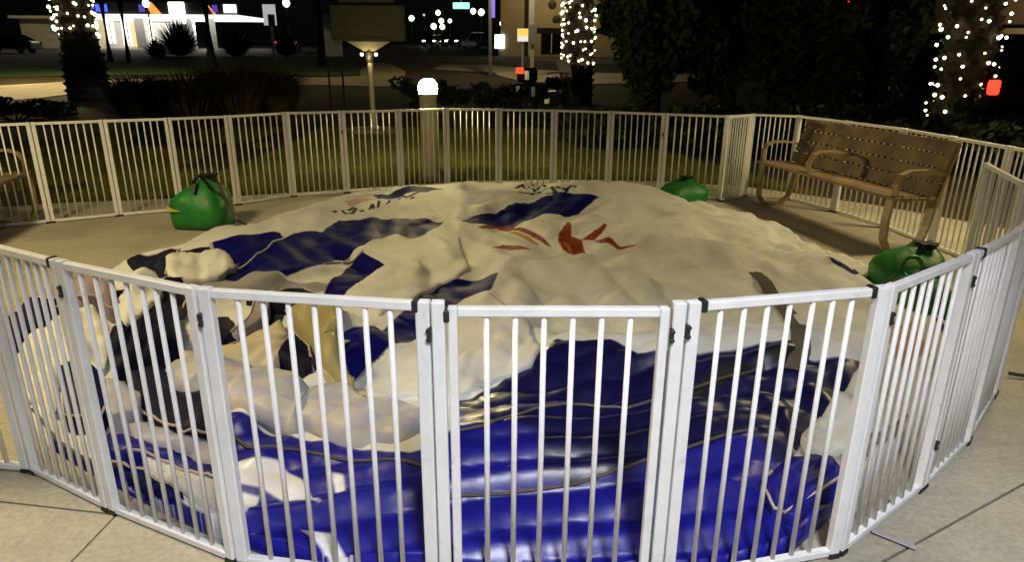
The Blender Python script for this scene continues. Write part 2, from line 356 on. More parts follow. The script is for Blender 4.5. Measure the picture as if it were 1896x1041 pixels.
# ------------------------------------------------------------------ the collapsed inflatable
OUTLINE = [(-2.622,3.19), (-3.058,3.763), (-3.045,4.034), (-3.03,4.223), (-3.038,4.629), (-3.055,5.125), (-2.816,5.525), (-2.727,6.079), (-2.452,6.425), (-2.29,7.007), (-2.029,7.668), (-1.501,8.177), (-0.803,8.418), (0.073,8.563), (0.865,8.268), (1.387,8.218), (1.795,7.965), (2.211,7.183), (2.548,6.51), (2.582,5.584), (2.72,5.195), (2.793,4.762), (2.7,4.149), (2.56,3.51), (2.204,3.092), (1.787,2.646), (1.415,2.301), (1.187,2.097), (0.943,1.884), (0.578,1.789), (-0.07,1.761), (-0.474,1.773), (-0.832,1.867), (-1.085,1.977), (-1.365,2.136), (-1.763,2.373), (-1.997,2.534), (-2.22,2.723)]
BLUE = [(-0.234,2.726), (-0.163,2.762), (-0.017,2.954), (0.102,3.063), (0.15,3.27), (0.244,3.428), (0.389,3.401), (0.538,3.419), (0.61,3.312), (0.655,3.238), (0.854,3.248), (0.99,3.23), (1.209,3.302), (1.39,3.412), (1.541,3.422), (1.534,3.294), (1.517,3.148), (1.706,3.203), (1.785,3.153), (1.683,2.981), (1.573,2.857), (1.411,2.662), (1.27,2.523), (1.146,2.356), (1.036,2.207), (1.14,2.236), (1.218,2.227), (1.209,2.14), (1.156,2.044), (1.207,1.984), (1.17,1.915), (1.066,1.883), (0.966,1.816), (0.731,1.636), (0.396,1.559), (-0.067,1.535), (-0.452,1.551), (-0.799,1.654), (-0.899,1.699), (-1.321,1.926), (-1.488,2.175), (-1.487,2.265), (-1.292,2.206), (-1.084,2.146), (-1.106,2.326), (-1.193,2.489), (-1.214,2.6), (-1.085,2.534), (-0.838,2.389), (-0.541,2.315), (-0.389,2.29), (-0.293,2.329), (-0.239,2.502)]
WHITE_ON_BLUE = [[(-1.066,2.27), (-0.895,2.262), (-0.769,2.148), (-0.654,1.996), (-0.827,2.074), (-0.924,2.128), (-1.011,2.151)],[(-1.125,2.152), (-0.911,2.089), (-0.906,1.968), (-0.94,1.942), (-1.065,2.075)],[(-0.714,1.918), (-0.6,1.885), (-0.471,1.737), (-0.402,1.722), (-0.511,1.725), (-0.629,1.842)],[(-0.674,2.186), (-0.617,2.148), (-0.587,2.059), (-0.611,2.039)],[(-1.689,2.587), (-1.451,2.474), (-1.17,2.329), (-1.113,2.2), (-1.352,2.31), (-1.568,2.397)],[(-1.442,2.299), (-1.13,2.14), (-0.969,1.944), (-0.996,1.918), (-1.21,2.096), (-1.409,2.245)],[(-1.304,2.107), (-1.109,1.97), (-0.902,1.82), (-0.874,1.751), (-1.055,1.879), (-1.204,1.974)]]
NAVY = [[(-2.456,5.367), (-2.245,5.632), (-2.131,5.81), (-2.036,5.792), (-1.912,5.601), (-1.941,5.143), (-2.033,4.974), (-2.121,4.837), (-2.228,4.974)],[(-1.9,5.591), (-1.892,5.743), (-1.686,5.864), (-1.682,6.429), (-1.518,6.467), (-1.147,6.166), (-1.0,6.318), (-0.802,6.297), (-0.635,6.21), (-0.789,5.855), (-1.015,5.695), (-1.166,5.363), (-1.224,5.101), (-1.372,4.744), (-1.475,4.574), (-1.562,4.458), (-2.067,4.567), (-2.068,4.953), (-1.924,5.143)],[(-1.215,5.102), (-1.156,5.085), (-0.904,4.704), (-1.087,4.218), (-1.15,4.119), (-1.142,3.712), (-1.26,4.3)],[(-0.952,3.259), (-0.747,3.402), (-0.618,3.976), (-0.502,4.497), (-0.389,4.557), (-0.095,4.542), (-0.144,4.204), (-0.31,4.185), (-0.437,3.878), (-0.543,3.431), (-0.764,2.919), (-0.788,2.904)],[(-0.403,6.214), (-0.158,6.503), (0.316,7.298), (0.927,7.126), (0.691,6.717), (0.511,6.48), (0.306,6.504), (0.102,6.177), (-0.393,6.049), (-0.476,6.106)],[(2.29,4.825), (2.328,4.707), (2.414,4.611), (2.762,4.883), (2.828,4.875), (2.706,4.829), (2.395,4.511), (2.349,4.572), (2.297,4.685)],[(-1.568,7.531), (-1.361,7.747), (-0.795,7.804), (-0.965,7.554), (-1.249,7.428), (-1.483,7.402)],[(-2.963,3.645), (-2.676,3.529), (-2.557,3.629), (-2.441,3.419), (-2.4,3.215), (-2.457,3.159), (-2.541,3.149), (-2.772,3.39)],[(-2.179,3.619), (-2.066,3.681), (-1.851,3.503), (-1.662,3.174), (-1.557,2.901), (-1.702,2.928), (-1.835,2.951), (-1.932,3.126)],[(-2.132,2.891), (-1.977,2.933), (-1.856,2.76), (-1.787,2.577), (-1.876,2.603), (-1.988,2.681)],[(-2.694,3.174), (-2.468,3.009), (-2.093,2.593), (-1.855,2.35), (-2.041,2.477), (-2.334,2.704)],[(-1.677,2.826), (-1.234,2.457), (-1.181,2.392), (-1.392,2.496)],[(-1.983,2.558), (-1.821,2.444), (-1.583,2.268), (-1.514,2.191), (-1.653,2.242), (-1.815,2.336)],[(-1.654,3.959), (-1.552,4.098), (-1.129,3.721), (-1.192,3.615), (-1.395,3.706)],[(2.749,4.395), (2.779,4.311), (2.574,3.746), (2.57,3.477), (2.466,3.34), (2.484,3.623), (2.647,4.116)]]
BLACK = [[(-1.818,3.785), (-1.567,3.597), (-1.458,3.403), (-1.446,3.277), (-1.547,3.248), (-1.617,3.35)],[(-2.098,4.027), (-2.052,4.034), (-1.934,3.801), (-2.04,3.916)],[(-2.434,5.344), (-2.38,5.157), (-2.591,5.157), (-2.476,5.285)],[(0.871,2.897), (1.064,2.961), (1.265,3.034), (1.382,3.066), (1.391,2.999), (1.165,2.937), (0.934,2.758), (0.823,2.7)],[(-2.431,3.858), (-2.377,3.963), (-2.275,3.781), (-2.306,3.687)],[(-1.62,3.73), (-1.429,3.76), (-1.313,3.647), (-1.42,3.44), (-1.454,3.296)]]
ORANGE = [[(0.394,5.633), (0.516,6.273), (0.544,6.235), (0.516,5.755), (0.592,5.57), (0.581,5.034), (0.487,5.236), (0.414,5.31), (0.38,5.489)],[(0.585,5.594), (0.678,5.626), (0.874,6.022), (0.751,5.553), (0.684,5.507)],[(0.684,5.504), (0.846,5.237), (0.985,5.176), (0.883,5.141), (0.813,5.21), (0.702,5.29)],[(-0.313,5.936), (-0.217,6.102), (-0.045,6.257), (0.128,5.942), (0.251,5.643), (0.328,5.426), (0.294,5.456), (0.192,5.662), (0.055,5.929), (-0.143,6.097), (-0.259,5.905)],[(-0.175,5.265), (-0.083,5.435), (0.05,5.318), (0.157,5.209), (0.05,5.218), (-0.08,5.296)]]
YELLOW = [[(0.419,5.453), (0.471,5.371), (0.522,5.025), (0.469,5.276)],[(-0.068,6.049), (0.054,5.866), (0.16,5.681), (0.232,5.476), (0.179,5.5), (0.091,5.721), (-0.018,5.909)]]
PINK = [[(-2.925,4.318), (-2.475,3.88), (-2.33,3.714), (-2.409,3.613)],[(2.22,3.754), (2.425,3.836), (2.313,3.468), (1.937,3.018), (1.866,3.111)],[(-1.767,7.099), (-1.487,7.422), (-1.662,6.88)],[(-1.612,2.243), (-1.377,2.323), (-1.366,2.347), (-1.61,2.357)]]
GREY = [[(1.228,2.902), (1.382,2.714), (1.591,2.846), (1.354,2.331), (1.295,2.295), (1.178,2.32), (1.146,2.348), (1.3,2.56)],[(1.31,2.217), (1.741,2.559), (1.731,2.463), (1.378,2.131), (1.224,2.006)],[(-2.338,4.77), (-2.014,4.555), (-1.324,4.416), (-1.135,4.392), (-1.259,4.295), (-1.673,4.242), (-1.997,4.103)]]
LETTERS = [[(-1.77,6.605), (-1.762,6.659)],[(-1.712,6.716), (-1.664,6.647), (-1.615,6.714), (-1.609,6.886)],[(-1.664,6.767), (-1.637,6.891)],[(-1.557,6.844), (-1.539,6.895)],[(-1.49,6.952), (-1.486,7.111), (-1.45,6.978)],[(-1.403,6.975), (-1.45,7.285)],[(-1.321,7.026), (-1.345,7.356)],[(-1.23,7.239), (-1.217,7.309)],[(-1.103,7.252), (-1.08,7.333)],[(-1.48,7.382), (-1.308,7.609), (-1.154,7.281), (-1.048,7.503)],[(0.036,7.846), (0.121,8.124), (0.158,7.648)],[(0.2,8.139), (0.245,7.479), (0.319,7.868)],[(0.241,8.435), (0.376,7.747)],[(0.34,7.618), (0.431,7.62), (0.471,7.265)],[(0.484,7.492), (0.569,7.337)],[(0.562,7.238), (0.654,7.525), (0.695,7.449)],[(0.064,7.433), (0.211,7.341), (0.304,7.459)],[(0.373,7.407), (0.523,7.171)]]
SEAMS = [[(-0.218,2.32), (-0.087,2.358), (0.099,2.523), (0.308,2.588), (0.49,2.569), (0.831,2.739), (1.165,2.937)],[(-0.215,2.021), (0.028,2.053), (0.222,2.081), (0.421,2.126), (0.592,2.199), (0.978,2.385)],[(-1.157,2.458), (-1.017,2.341), (-0.818,2.317), (-0.584,2.222), (-0.327,2.142)],[(-2.118,2.669), (-1.895,2.49), (-1.636,2.291), (-1.503,2.273)],[(-1.961,2.673), (-1.666,2.445), (-1.462,2.322)],[(1.746,4.64), (1.665,4.104), (1.623,3.705)]]
SEAMS_LIGHT = [[(-2.464,5.344), (-2.167,4.807), (-2.025,4.784)],[(-2.067,4.567), (-1.924,5.143), (-1.9,5.591), (-1.892,5.743)],[(-1.372,4.744), (-1.224,5.101), (-1.166,5.363), (-1.011,5.67)],[(-1.881,2.842), (-1.738,2.842), (-1.458,2.634), (-1.167,2.451)],[(-1.92,2.874), (-1.79,2.899), (-1.512,2.738), (-1.214,2.464)]]
SHADED_BLUE = [[(-0.242,2.678), (-0.161,2.734), (-0.017,2.917), (0.098,2.941), (0.142,3.098), (0.226,3.164), (0.355,3.099), (0.489,3.102), (0.566,3.073), (0.609,3.011), (0.791,3.009), (0.926,3.024), (1.119,3.056), (1.255,3.079), (1.386,3.077), (1.404,3.014), (1.442,2.993), (1.605,3.014), (1.706,3.014), (1.643,2.91), (1.572,2.856), (1.41,2.661), (1.284,2.551), (1.16,2.385), (1.06,2.258), (0.969,2.361), (0.77,2.265), (0.592,2.199), (0.421,2.126), (0.222,2.081), (0.087,2.103), (0.114,2.341), (-0.035,2.384), (-0.14,2.352)]]  # shade over the upper blue, put into the print as darker navy
FLAPS = [('white',0.01,0.03,[(-2.251,2.813), (-2.044,2.611), (-1.812,2.452), (-1.566,2.257), (-1.44,2.096), (-1.544,2.131), (-1.766,2.279), (-1.965,2.407), (-2.126,2.593)]), ('navy',0.06,0.012,[(-2.741,3.256), (-2.48,3.005), (-2.119,2.593), (-1.915,2.374), (-1.915,2.325), (-2.057,2.424), (-2.333,2.671)]), ('black',0.05,0.02,[(-1.919,2.399), (-1.726,2.255), (-1.579,2.168), (-1.423,2.036), (-1.51,2.062), (-1.698,2.188), (-1.859,2.309)]), ('navy',0.016,0.014,[(-1.384,2.058), (-1.238,1.983), (-1.124,1.919), (-0.982,1.818), (-0.852,1.717), (-1.031,1.807), (-1.259,1.913), (-1.38,2.015)]), ('lilac',0.022,0.014,[(-1.368,2.196), (-1.195,2.068), (-1.044,1.941), (-0.953,1.902), (-0.898,1.797), (-1.022,1.879), (-1.126,1.928), (-1.227,2.004)]), ('navy',0.03,0.016,[(-1.558,2.278), (-1.409,2.254), (-1.211,2.103), (-1.052,1.986), (-0.968,1.951), (-0.947,1.894), (-1.04,1.929), (-1.157,1.998), (-1.324,2.117), (-1.431,2.096)]), ('white',0.036,0.016,[(-1.456,2.311), (-1.353,2.299), (-1.224,2.231), (-1.055,2.125), (-0.975,1.951), (-1.123,2.062), (-1.256,2.147), (-1.396,2.254)]), ('blue',0.042,0.014,[(-1.719,2.531), (-1.511,2.394), (-1.365,2.333), (-1.232,2.306), (-1.091,2.195), (-1.055,2.118), (-1.177,2.184), (-1.316,2.27), (-1.454,2.304), (-1.553,2.279)]), ('lilac',0.05,0.018,[(-1.68,2.621), (-1.528,2.524), (-1.328,2.369), (-1.187,2.372), (-1.093,2.195), (-1.257,2.308), (-1.391,2.333), (-1.507,2.385)]), ('charcoal',0.058,0.02,[(-1.831,2.926), (-1.733,3.034), (-1.511,2.919), (-1.3,2.632), (-1.194,2.38), (-1.302,2.369), (-1.482,2.516), (-1.647,2.669), (-1.792,2.834)]), ('white',0.02,0.045,[(-2.586,3.195), (-2.585,3.293), (-2.478,3.307), (-2.504,3.504), (-2.479,3.583), (-2.392,3.649), (-2.237,3.478), (-1.986,3.07), (-1.933,2.925), (-2.077,2.908), (-2.123,2.884), (-2.027,2.718), (-1.991,2.611), (-2.092,2.69), (-2.222,2.803)]), ('navy',0.085,0.015,[(-2.967,3.638), (-2.927,3.745), (-2.635,3.601), (-2.549,3.623), (-2.496,3.498), (-2.469,3.291), (-2.581,3.288), (-2.578,3.183), (-2.748,3.337)]), ('mauve',0.09,0.01,[(-2.935,3.761), (-2.801,3.845), (-3.014,4.363), (-2.544,3.727), (-2.549,3.623), (-2.635,3.601)]), ('navy',0.085,0.02,[(-2.119,2.869), (-2.071,2.922), (-1.958,2.886), (-1.88,2.822), (-1.795,2.694), (-1.726,2.531), (-1.843,2.565), (-1.917,2.582), (-1.994,2.698)]), ('lilac',0.092,0.02,[(-1.876,2.822), (-1.794,2.838), (-1.654,2.718), (-1.605,2.613), (-1.656,2.576), (-1.704,2.54), (-1.83,2.722)]), ('black',0.07,0.03,[(-1.986,3.07), (-2.047,3.438), (-2.131,3.9), (-2.228,4.208), (-2.068,4.061), (-1.94,3.808), (-1.855,3.488), (-1.679,3.157), (-1.685,3.055), (-1.802,2.954), (-1.862,2.867)]), ('white',0.09,0.04,[(-2.295,3.71), (-2.285,3.861), (-2.389,4.246), (-2.184,3.98), (-2.117,3.9), (-2.04,3.588), (-1.952,3.27), (-1.936,3.15), (-2.16,3.479)]), ('mauve',0.085,0.02,[(-2.987,4.355), (-2.877,4.385), (-2.433,3.834), (-2.308,3.728), (-2.285,3.632), (-2.377,3.653), (-2.457,3.611)]), ('black',0.044,0.02,[(-1.741,3.574), (-1.7,3.724), (-1.541,3.514), (-1.531,3.679), (-1.487,3.741), (-1.464,3.662), (-1.469,3.344), (-1.501,3.232), (-1.588,3.25)]), ('cream',0.06,0.025,[(-1.676,3.137), (-1.54,3.23), (-1.454,3.296), (-1.409,3.475), (-1.316,3.589), (-1.224,3.442), (-1.158,3.157), (-1.176,3.049), (-1.309,3.038), (-1.443,3.0), (-1.634,3.095)]), ('mauve',0.075,0.015,[(-1.503,3.365), (-1.506,3.687), (-1.517,4.038), (-1.477,4.12), (-1.398,3.659), (-1.455,3.52), (-1.451,3.343)]), ('black',0.085,0.015,[(-1.168,3.112), (-1.17,3.367), (-1.055,3.245), (-0.93,2.887), (-1.068,3.042)]), ('ochre',0.09,0.03,[(-1.278,3.604), (-1.156,3.593), (-1.026,3.608), (-0.895,3.304), (-0.974,3.296), (-0.792,2.935), (-0.667,2.694), (-0.762,2.799), (-0.886,2.913), (-1.094,3.362)]), ('black',0.07,0.015,[(-1.643,3.934), (-1.549,4.091), (-1.118,3.705), (-1.158,3.6), (-1.255,3.608), (-1.389,3.687)]), ('white',0.03,0.03,[(-2.54,4.781), (-2.567,5.016), (-2.279,5.139), (-2.076,4.838), (-2.005,4.711), (-2.056,4.509), (-2.246,4.328), (-2.36,4.425)]), ('charcoal',0.012,0.02,[(-2.875,4.853), (-2.684,5.005), (-2.603,5.137), (-2.51,4.753), (-2.339,4.349), (-2.62,4.493)]), ('white',0.02,0.05,[(1.167,2.405), (1.382,2.644), (1.63,2.909), (1.688,2.952), (1.543,2.63), (1.354,2.376), (1.24,2.316), (1.162,2.334)]), ('grey',0.014,0.03,[(1.316,2.295), (1.63,2.601), (1.92,2.781), (1.865,2.644), (1.555,2.281), (1.378,2.131), (1.234,2.025), (1.209,2.096)]), ('blue',0.035,0.03,[(1.058,2.252), (1.166,2.288), (1.243,2.272), (1.24,2.191), (1.199,2.119), (1.252,2.058), (1.221,1.997), (1.112,1.965), (0.994,1.911), (0.905,1.97), (0.913,2.106)]), ('white',0.012,0.007,[(-1.366,4.792), (-1.224,5.145), (-1.148,5.408), (-0.994,5.68), (-0.46,5.691), (-0.307,4.717), (-0.389,4.557), (-0.502,4.497), (-0.618,3.976), (-0.787,3.727), (-1.09,4.203), (-0.904,4.704), (-1.156,5.085)]), ('white',0.012,0.01,[(-0.762,2.911), (-0.54,3.411), (-0.435,3.856), (-0.149,4.142), (0.101,3.614), (0.142,3.098), (0.098,2.949), (-0.118,2.873), (-0.233,2.714), (-0.455,2.748), (-0.617,2.709)])]
BLUE_PRINT = [(-0.231,2.698), (-0.161,2.734), (-0.017,2.917), (0.098,2.941), (0.142,3.098), (0.226,3.164), (0.355,3.099), (0.489,3.102), (0.566,3.073), (0.609,3.011), (0.791,3.009), (0.926,3.024), (1.119,3.056), (1.255,3.079), (1.386,3.077), (1.404,3.014), (1.442,2.993), (1.605,3.014), (1.706,3.014), (1.643,2.91), (1.572,2.856), (1.41,2.661), (1.284,2.551), (1.16,2.385), (1.06,2.258), (1.166,2.288), (1.243,2.272), (1.238,2.191), (1.199,2.119), (1.252,2.058), (1.221,1.997), (1.112,1.965), (0.988,1.857), (0.755,1.688), (0.412,1.622), (-0.069,1.595), (-0.469,1.608), (-0.815,1.686), (-0.923,1.744), (-1.376,2.006), (-1.552,2.269), (-1.538,2.344), (-1.352,2.309), (-1.122,2.221), (-1.144,2.407), (-1.181,2.464), (-1.185,2.536), (-1.081,2.524), (-0.845,2.409), (-0.532,2.276), (-0.374,2.198), (-0.279,2.217), (-0.226,2.368)]
STRAPS = {'yellow':[[(-1.358,3.747), (-1.239,3.608), (-1.085,3.417), (-0.873,2.913), (-0.712,2.7)],[(-0.837,3.153), (-0.966,3.252), (-0.827,2.931), (-0.667,2.694)]],'grey':[[(1.719,4.584), (1.639,4.012), (1.618,3.653), (1.391,2.999), (1.313,2.867)]],'edge':[[(2.73,4.615), (2.701,4.246), (2.521,3.613), (2.418,3.195)]]}
TUBE = [(-1.702,3.092), (-1.488,2.983), (-1.266,2.824), (-1.004,2.642), (-0.814,2.621), (-0.598,2.494), (-0.409,2.437), (-0.316,2.403)]
# lumps the cloth lies over: height, centre x, y, radius x, y, turn
LUMPS = [(0.20, 0.9, 3.15, 0.9, 0.20, 0.1), (0.10, 2.0, 3.1, 0.5, 0.25, 0.0), (0.10, -2.35, 3.9, 0.35, 0.25, 0.5), (0.08, -2.0, 3.2, 0.3, 0.35, -0.4), (0.06, -2.5, 3.2, 0.3, 0.3, 0.0),
         (0.12, 1.0, 7.7, 0.8, 0.45, 0.2), (0.07, -0.3, 6.6, 0.9, 0.3, 0.4), (0.13, 1.3, 5.2, 0.8, 0.25, -0.6), (0.10, 1.9, 6.2, 0.5, 0.2, -0.9), (0.09, 0.4, 4.6, 0.7, 0.15, -0.5), (0.08, 0.6, 2.4, 1.0, 0.3, 0.1), (0.04, -1.8, 5.3, 0.5, 0.3, 0.6), (0.07, -1.0, 3.5, 0.5, 0.2, -0.6)]

# ---- slack fabric: a sheet with more cloth than floor, settled over lumps by position based dynamics
CUSHION = 0.04
FX0, FY0, FCX, FCY = -3.45, 1.45, 6.7, 7.5
def vnoise(x, y, seed):
    r = np.random.RandomState(seed).rand(64, 64)
    xi, yi = np.floor(x).astype(int), np.floor(y).astype(int)
    fx, fy = x-xi, y-yi
    fx, fy = fx*fx*(3-2*fx), fy*fy*(3-2*fy)
    g = lambda a, b: r[(xi+a) % 64, (yi+b) % 64]
    return (g(0,0)*(1-fx)+g(1,0)*fx)*(1-fy)+(g(0,1)*(1-fx)+g(1,1)*fx)*fy
def bump(x, y, cx, cy, rx, ry, a=0.0):
    c, s = math.cos(a), math.sin(a)
    u, v = ((x-cx)*c+(y-cy)*s)/rx, (-(x-cx)*s+(y-cy)*c)/ry
    return np.exp(-(u*u+v*v))
def poly_dist(px, py, poly, closed=True):
    """signed distance to a polygon (positive inside) or minus distance to an open line"""
    d2 = np.full(px.shape, 1e9); ins = np.zeros(px.shape, bool)
    n = len(poly)
    for i in range(n if closed else n-1):
        ax, ay = poly[i]; bx, by = poly[(i+1) % n]
        ex, ey = bx-ax, by-ay
        t = np.clip(((px-ax)*ex+(py-ay)*ey)/max(ex*ex+ey*ey, 1e-9), 0, 1)
        d2 = np.minimum(d2, (px-ax-t*ex)**2+(py-ay-t*ey)**2)
        if closed and abs(ey) > 1e-9:
            ins ^= ((ay > py) != (by > py)) & (px < (bx-ax)*(py-ay)/ey+ax)
    d = np.sqrt(d2)
    return np.where(ins, d, -d) if closed else -d
def floor_height(x, y):
    edge = np.clip(poly_dist(x, y, OUTLINE)/0.55, 0, 1)
    edge = edge*edge*(3-2*edge)
    z = 0.035*edge*(0.5+vnoise(x*1.1+3, y*1.1, 5))
    z += 0.045*vnoise(x*2.0+x*y*0.1, y*2.0+7, 9)**2*edge
    for b in LUMPS: z = z+b[0]*bump(x, y, *b[1:])*np.clip(edge*1.6, 0, 1)
    return z+0.004
def along(x, y):
    """direction the folds run in: towards the gate on the white, across it on the navy"""
    blue = np.clip(0.5+poly_dist(x, y, BLUE)/0.5, 0, 1)
    th = math.pi/2+0.35*(x-0.3)*-0.5+0.9*(vnoise(x*0.55, y*0.55, 41)-0.5)
    tb = 0.10+0.22*(x-0.4)+0.5*(vnoise(x*0.7, y*0.7, 42)-0.5)
    left = np.clip(bump(x, y, -2.2, 3.1, 1.2, 1.5)*1.5, 0, 1)
    tb = tb*(1-left)+(-0.7+2.0*(vnoise(x*1.1, y*1.1, 43)-0.5))*left
    k = np.maximum(blue, left)
    return th*(1-k)+tb*k, blue, left
def slack(x, y):
    """extra cloth along x and along y: most of it across the folds"""
    th, blue, left = along(x, y)
    n = vnoise(x*1.3, y*1.3, 21)
    e = (0.05+0.09*n)*(0.35+0.65*np.clip((x+0.9+0.25*(5-y))/1.2, 0, 1)); e = e*(1-blue)+(0.07+0.05*n)*blue; e = np.maximum(e, 0.22*left)
    on = np.clip(poly_dist(x, y, OUTLINE)/0.2+0.6, 0, 1)
    return on*(-0.002+e*np.sin(th)**2), on*(-0.002+e*np.cos(th)**2)
def crease(x, y, seed):
    th, blue, left = along(x, y)
    wx, wy = x+0.25*(vnoise(x*1.5, y*1.5, seed)-0.5), y+0.25*(vnoise(x*1.5, y*1.5, seed+1)-0.5)
    u, v = wx*np.cos(th)+wy*np.sin(th), -wx*np.sin(th)+wy*np.cos(th)
    lam = 0.30*(1-blue)+0.30*blue
    a = vnoise(v/lam*1.2+5, u*0.7, seed+2)-0.5
    return a
def upsample(P, nx, ny):
    def lin(A, n):
        t = np.linspace(0, A.shape[0]-1, n); i = np.minimum(t.astype(int), A.shape[0]-2); f = (t-i)[:, None, None]
        return A[i]*(1-f)+A[i+1]*f
    return lin(lin(P, nx).transpose(1,0,2), ny).transpose(1,0,2).copy()
def settle(P, iters, grav, seed):
    nx, ny = P.shape[:2]
    hx, hy = FCX/(nx-1), FCY/(ny-1)
    gx, gy = np.meshgrid(FX0+np.arange(nx)*hx, FY0+np.arange(ny)*hy, indexing='ij')
    ex, ey = slack(gx, gy)
    fl = floor_height(gx, gy)
    V = np.zeros_like(P)
    def sl(o, n, st): return slice(o, n, st)
    fam = []
    for (di, dj, k, both) in ((1,0,1.0,True),(0,1,1.0,True),(1,1,0.2,True),(1,-1,0.2,True),(2,0,0.5,False),(0,2,0.5,False),(4,0,0.2,False),(0,4,0.2,False)):
        a0i, a1i = 0, nx-di
        if dj >= 0: aj, bj = slice(0, ny-dj), slice(dj, ny)
        else: aj, bj = slice(-dj, ny), slice(0, ny+dj)
        ai, bi = slice(0, nx-di), slice(di, nx)
        rx = di*hx*(1+ex[ai, aj]); ry = abs(dj)*hy*(1+ey[ai, aj])
        fam.append((ai, aj, bi, bj, np.sqrt(rx*rx+ry*ry), k))
    pin = np.zeros((nx, ny), bool); pin[[0,-1]] = True; pin[:, [0,-1]] = True
    P0 = P.copy()
    rs = np.random.RandomState(seed)
    for it in range(iters):
        V *= 0.90
        V[..., 2] -= grav*np.clip((P[..., 2]-fl-CUSHION)/CUSHION, -0.5, 2.5)
        Q = P+V
        for sub in range(2):
            for (ai, aj, bi, bj, L, k) in fam:
                d = Q[bi, bj]-Q[ai, aj]
                l = np.sqrt((d*d).sum(-1))+1e-9
                c = (0.5*k*0.85*(l-L)/l)[..., None]*d
                if di_split: pass
                Q[ai, aj] += 0.5*c; Q[bi, bj] -= 0.5*c
        Q[pin] = P0[pin]
        low = Q[..., 2] < fl
        Q[..., 2] = np.maximum(Q[..., 2], fl)
        V = Q-P
        V[low, :2] *= 0.3
        P = Q
    return P
di_split = False
def make_fabric():
    n0 = (84, 94)
    gx, gy = np.meshgrid(np.linspace(FX0, FX0+FCX, n0[0]), np.linspace(FY0, FY0+FCY, n0[1]), indexing='ij')
    z = floor_height(gx, gy)+0.12*(crease(gx, gy, 31)+0.5)
    P = np.stack([gx, gy, z], -1)
    P = settle(P, 220, 0.00012, 1)
    P = upsample(P, 167, 187)
    P[..., 2] += 0.010*(crease(P[...,0]*2.1, P[...,1]*2.1, 35))
    P = settle(P, 60, 0.0002, 2)
    for _ in range(2):
        P[1:-1,1:-1] = 0.5*P[1:-1,1:-1]+0.125*(P[2:,1:-1]+P[:-2,1:-1]+P[1:-1,2:]+P[1:-1,:-2])
    P = upsample(P, 521, 583)
    x, y = P[...,0], P[...,1]
    blue = np.clip(poly_dist(x, y, BLUE)/0.25, 0, 1)
    v = y-0.16*x-0.05*x*x+0.22*vnoise(x*0.8, y*0.8, 44)+0.06*vnoise(x*2.2, y*3, 45)
    ph = v/0.155; fr = ph-np.floor(ph); amp = 0.4+0.9*vnoise(np.floor(ph)*3.7, x*0.9, 46)
    P[...,2] += blue*0.046*amp*(1-np.abs(2*fr-1)**1.6)
    wx, wy = x+0.16*vnoise(x*2.3, y*2.3, 47), y+0.16*vnoise(x*2.3, y*2.3, 48)
    def ridge(u, v, sd, k): return (1-np.abs(2*vnoise(u, v, sd)-1))**k
    def tri(t): return np.abs(t-np.round(t))*2
    w1, w2 = 0.5*vnoise(x*0.9, y*0.9, 57), 0.5*vnoise(x*1.3, y*1.3, 58)
    f1 = np.minimum(np.minimum(tri(1.5*x+0.35*y+w1), tri(1.1*x-0.75*y+w2+0.3)), tri(0.5*x+1.15*y+w1-w2))
    f2 = np.minimum(np.minimum(tri(3.6*x+1.2*y+2*w2), tri(2.2*x-2.4*y+2*w1)), tri(1.0*x+3.3*y-2*w1))
    f3 = np.minimum(tri(7*x+3*y+4*w1), tri(-4*x+7.5*y+4*w2))
    m1, m2 = vnoise(x*0.8, y*0.8, 59), vnoise(x*1.5, y*1.5, 60)
    calm = 0.45+0.55*np.clip((x+0.6)/1.2+np.clip(4.2-y, 0, 1), 0, 1)
    P[...,2] += (1-0.75*blue)*calm*(0.100*f1*m1+0.050*f2*m2+0.008*f3*(1-m2)+0.005*ridge(wx*5.5-2*wy, wy*4.5+wx, 54, 4))
    return P
def regrid(P, h=0.018):
    """top height of the settled sheet on a regular grid"""
    nx, ny = int(FCX/h)+1, int(FCY/h)+1
    G = np.full((nx, ny), -1.0)
    i = np.clip(((P[...,0]-FX0)/h+0.5).astype(int), 0, nx-1); j = np.clip(((P[...,1]-FY0)/h+0.5).astype(int), 0, ny-1)
    np.maximum.at(G, (i.ravel(), j.ravel()), P[...,2].ravel())
    for _ in range(12):
        bad = G < 0
        if not bad.any(): break
        N_ = np.pad(G, 1, constant_values=-1)
        G = np.where(bad, np.maximum.reduce([N_[2:,1:-1], N_[:-2,1:-1], N_[1:-1,2:], N_[1:-1,:-2]]), G)
    return np.maximum(G, 0)
def grid_height(G, x, y, h=0.018):
    i = min(max((x-FX0)/h, 0), G.shape[0]-1.001); j = min(max((y-FY0)/h, 0), G.shape[1]-1.001)
    a, b = int(i), int(j); fx, fy = i-a, j-b
    return float((G[a,b]*(1-fx)+G[a+1,b]*fx)*(1-fy)+(G[a,b+1]*(1-fx)+G[a+1,b+1]*fx)*fy)

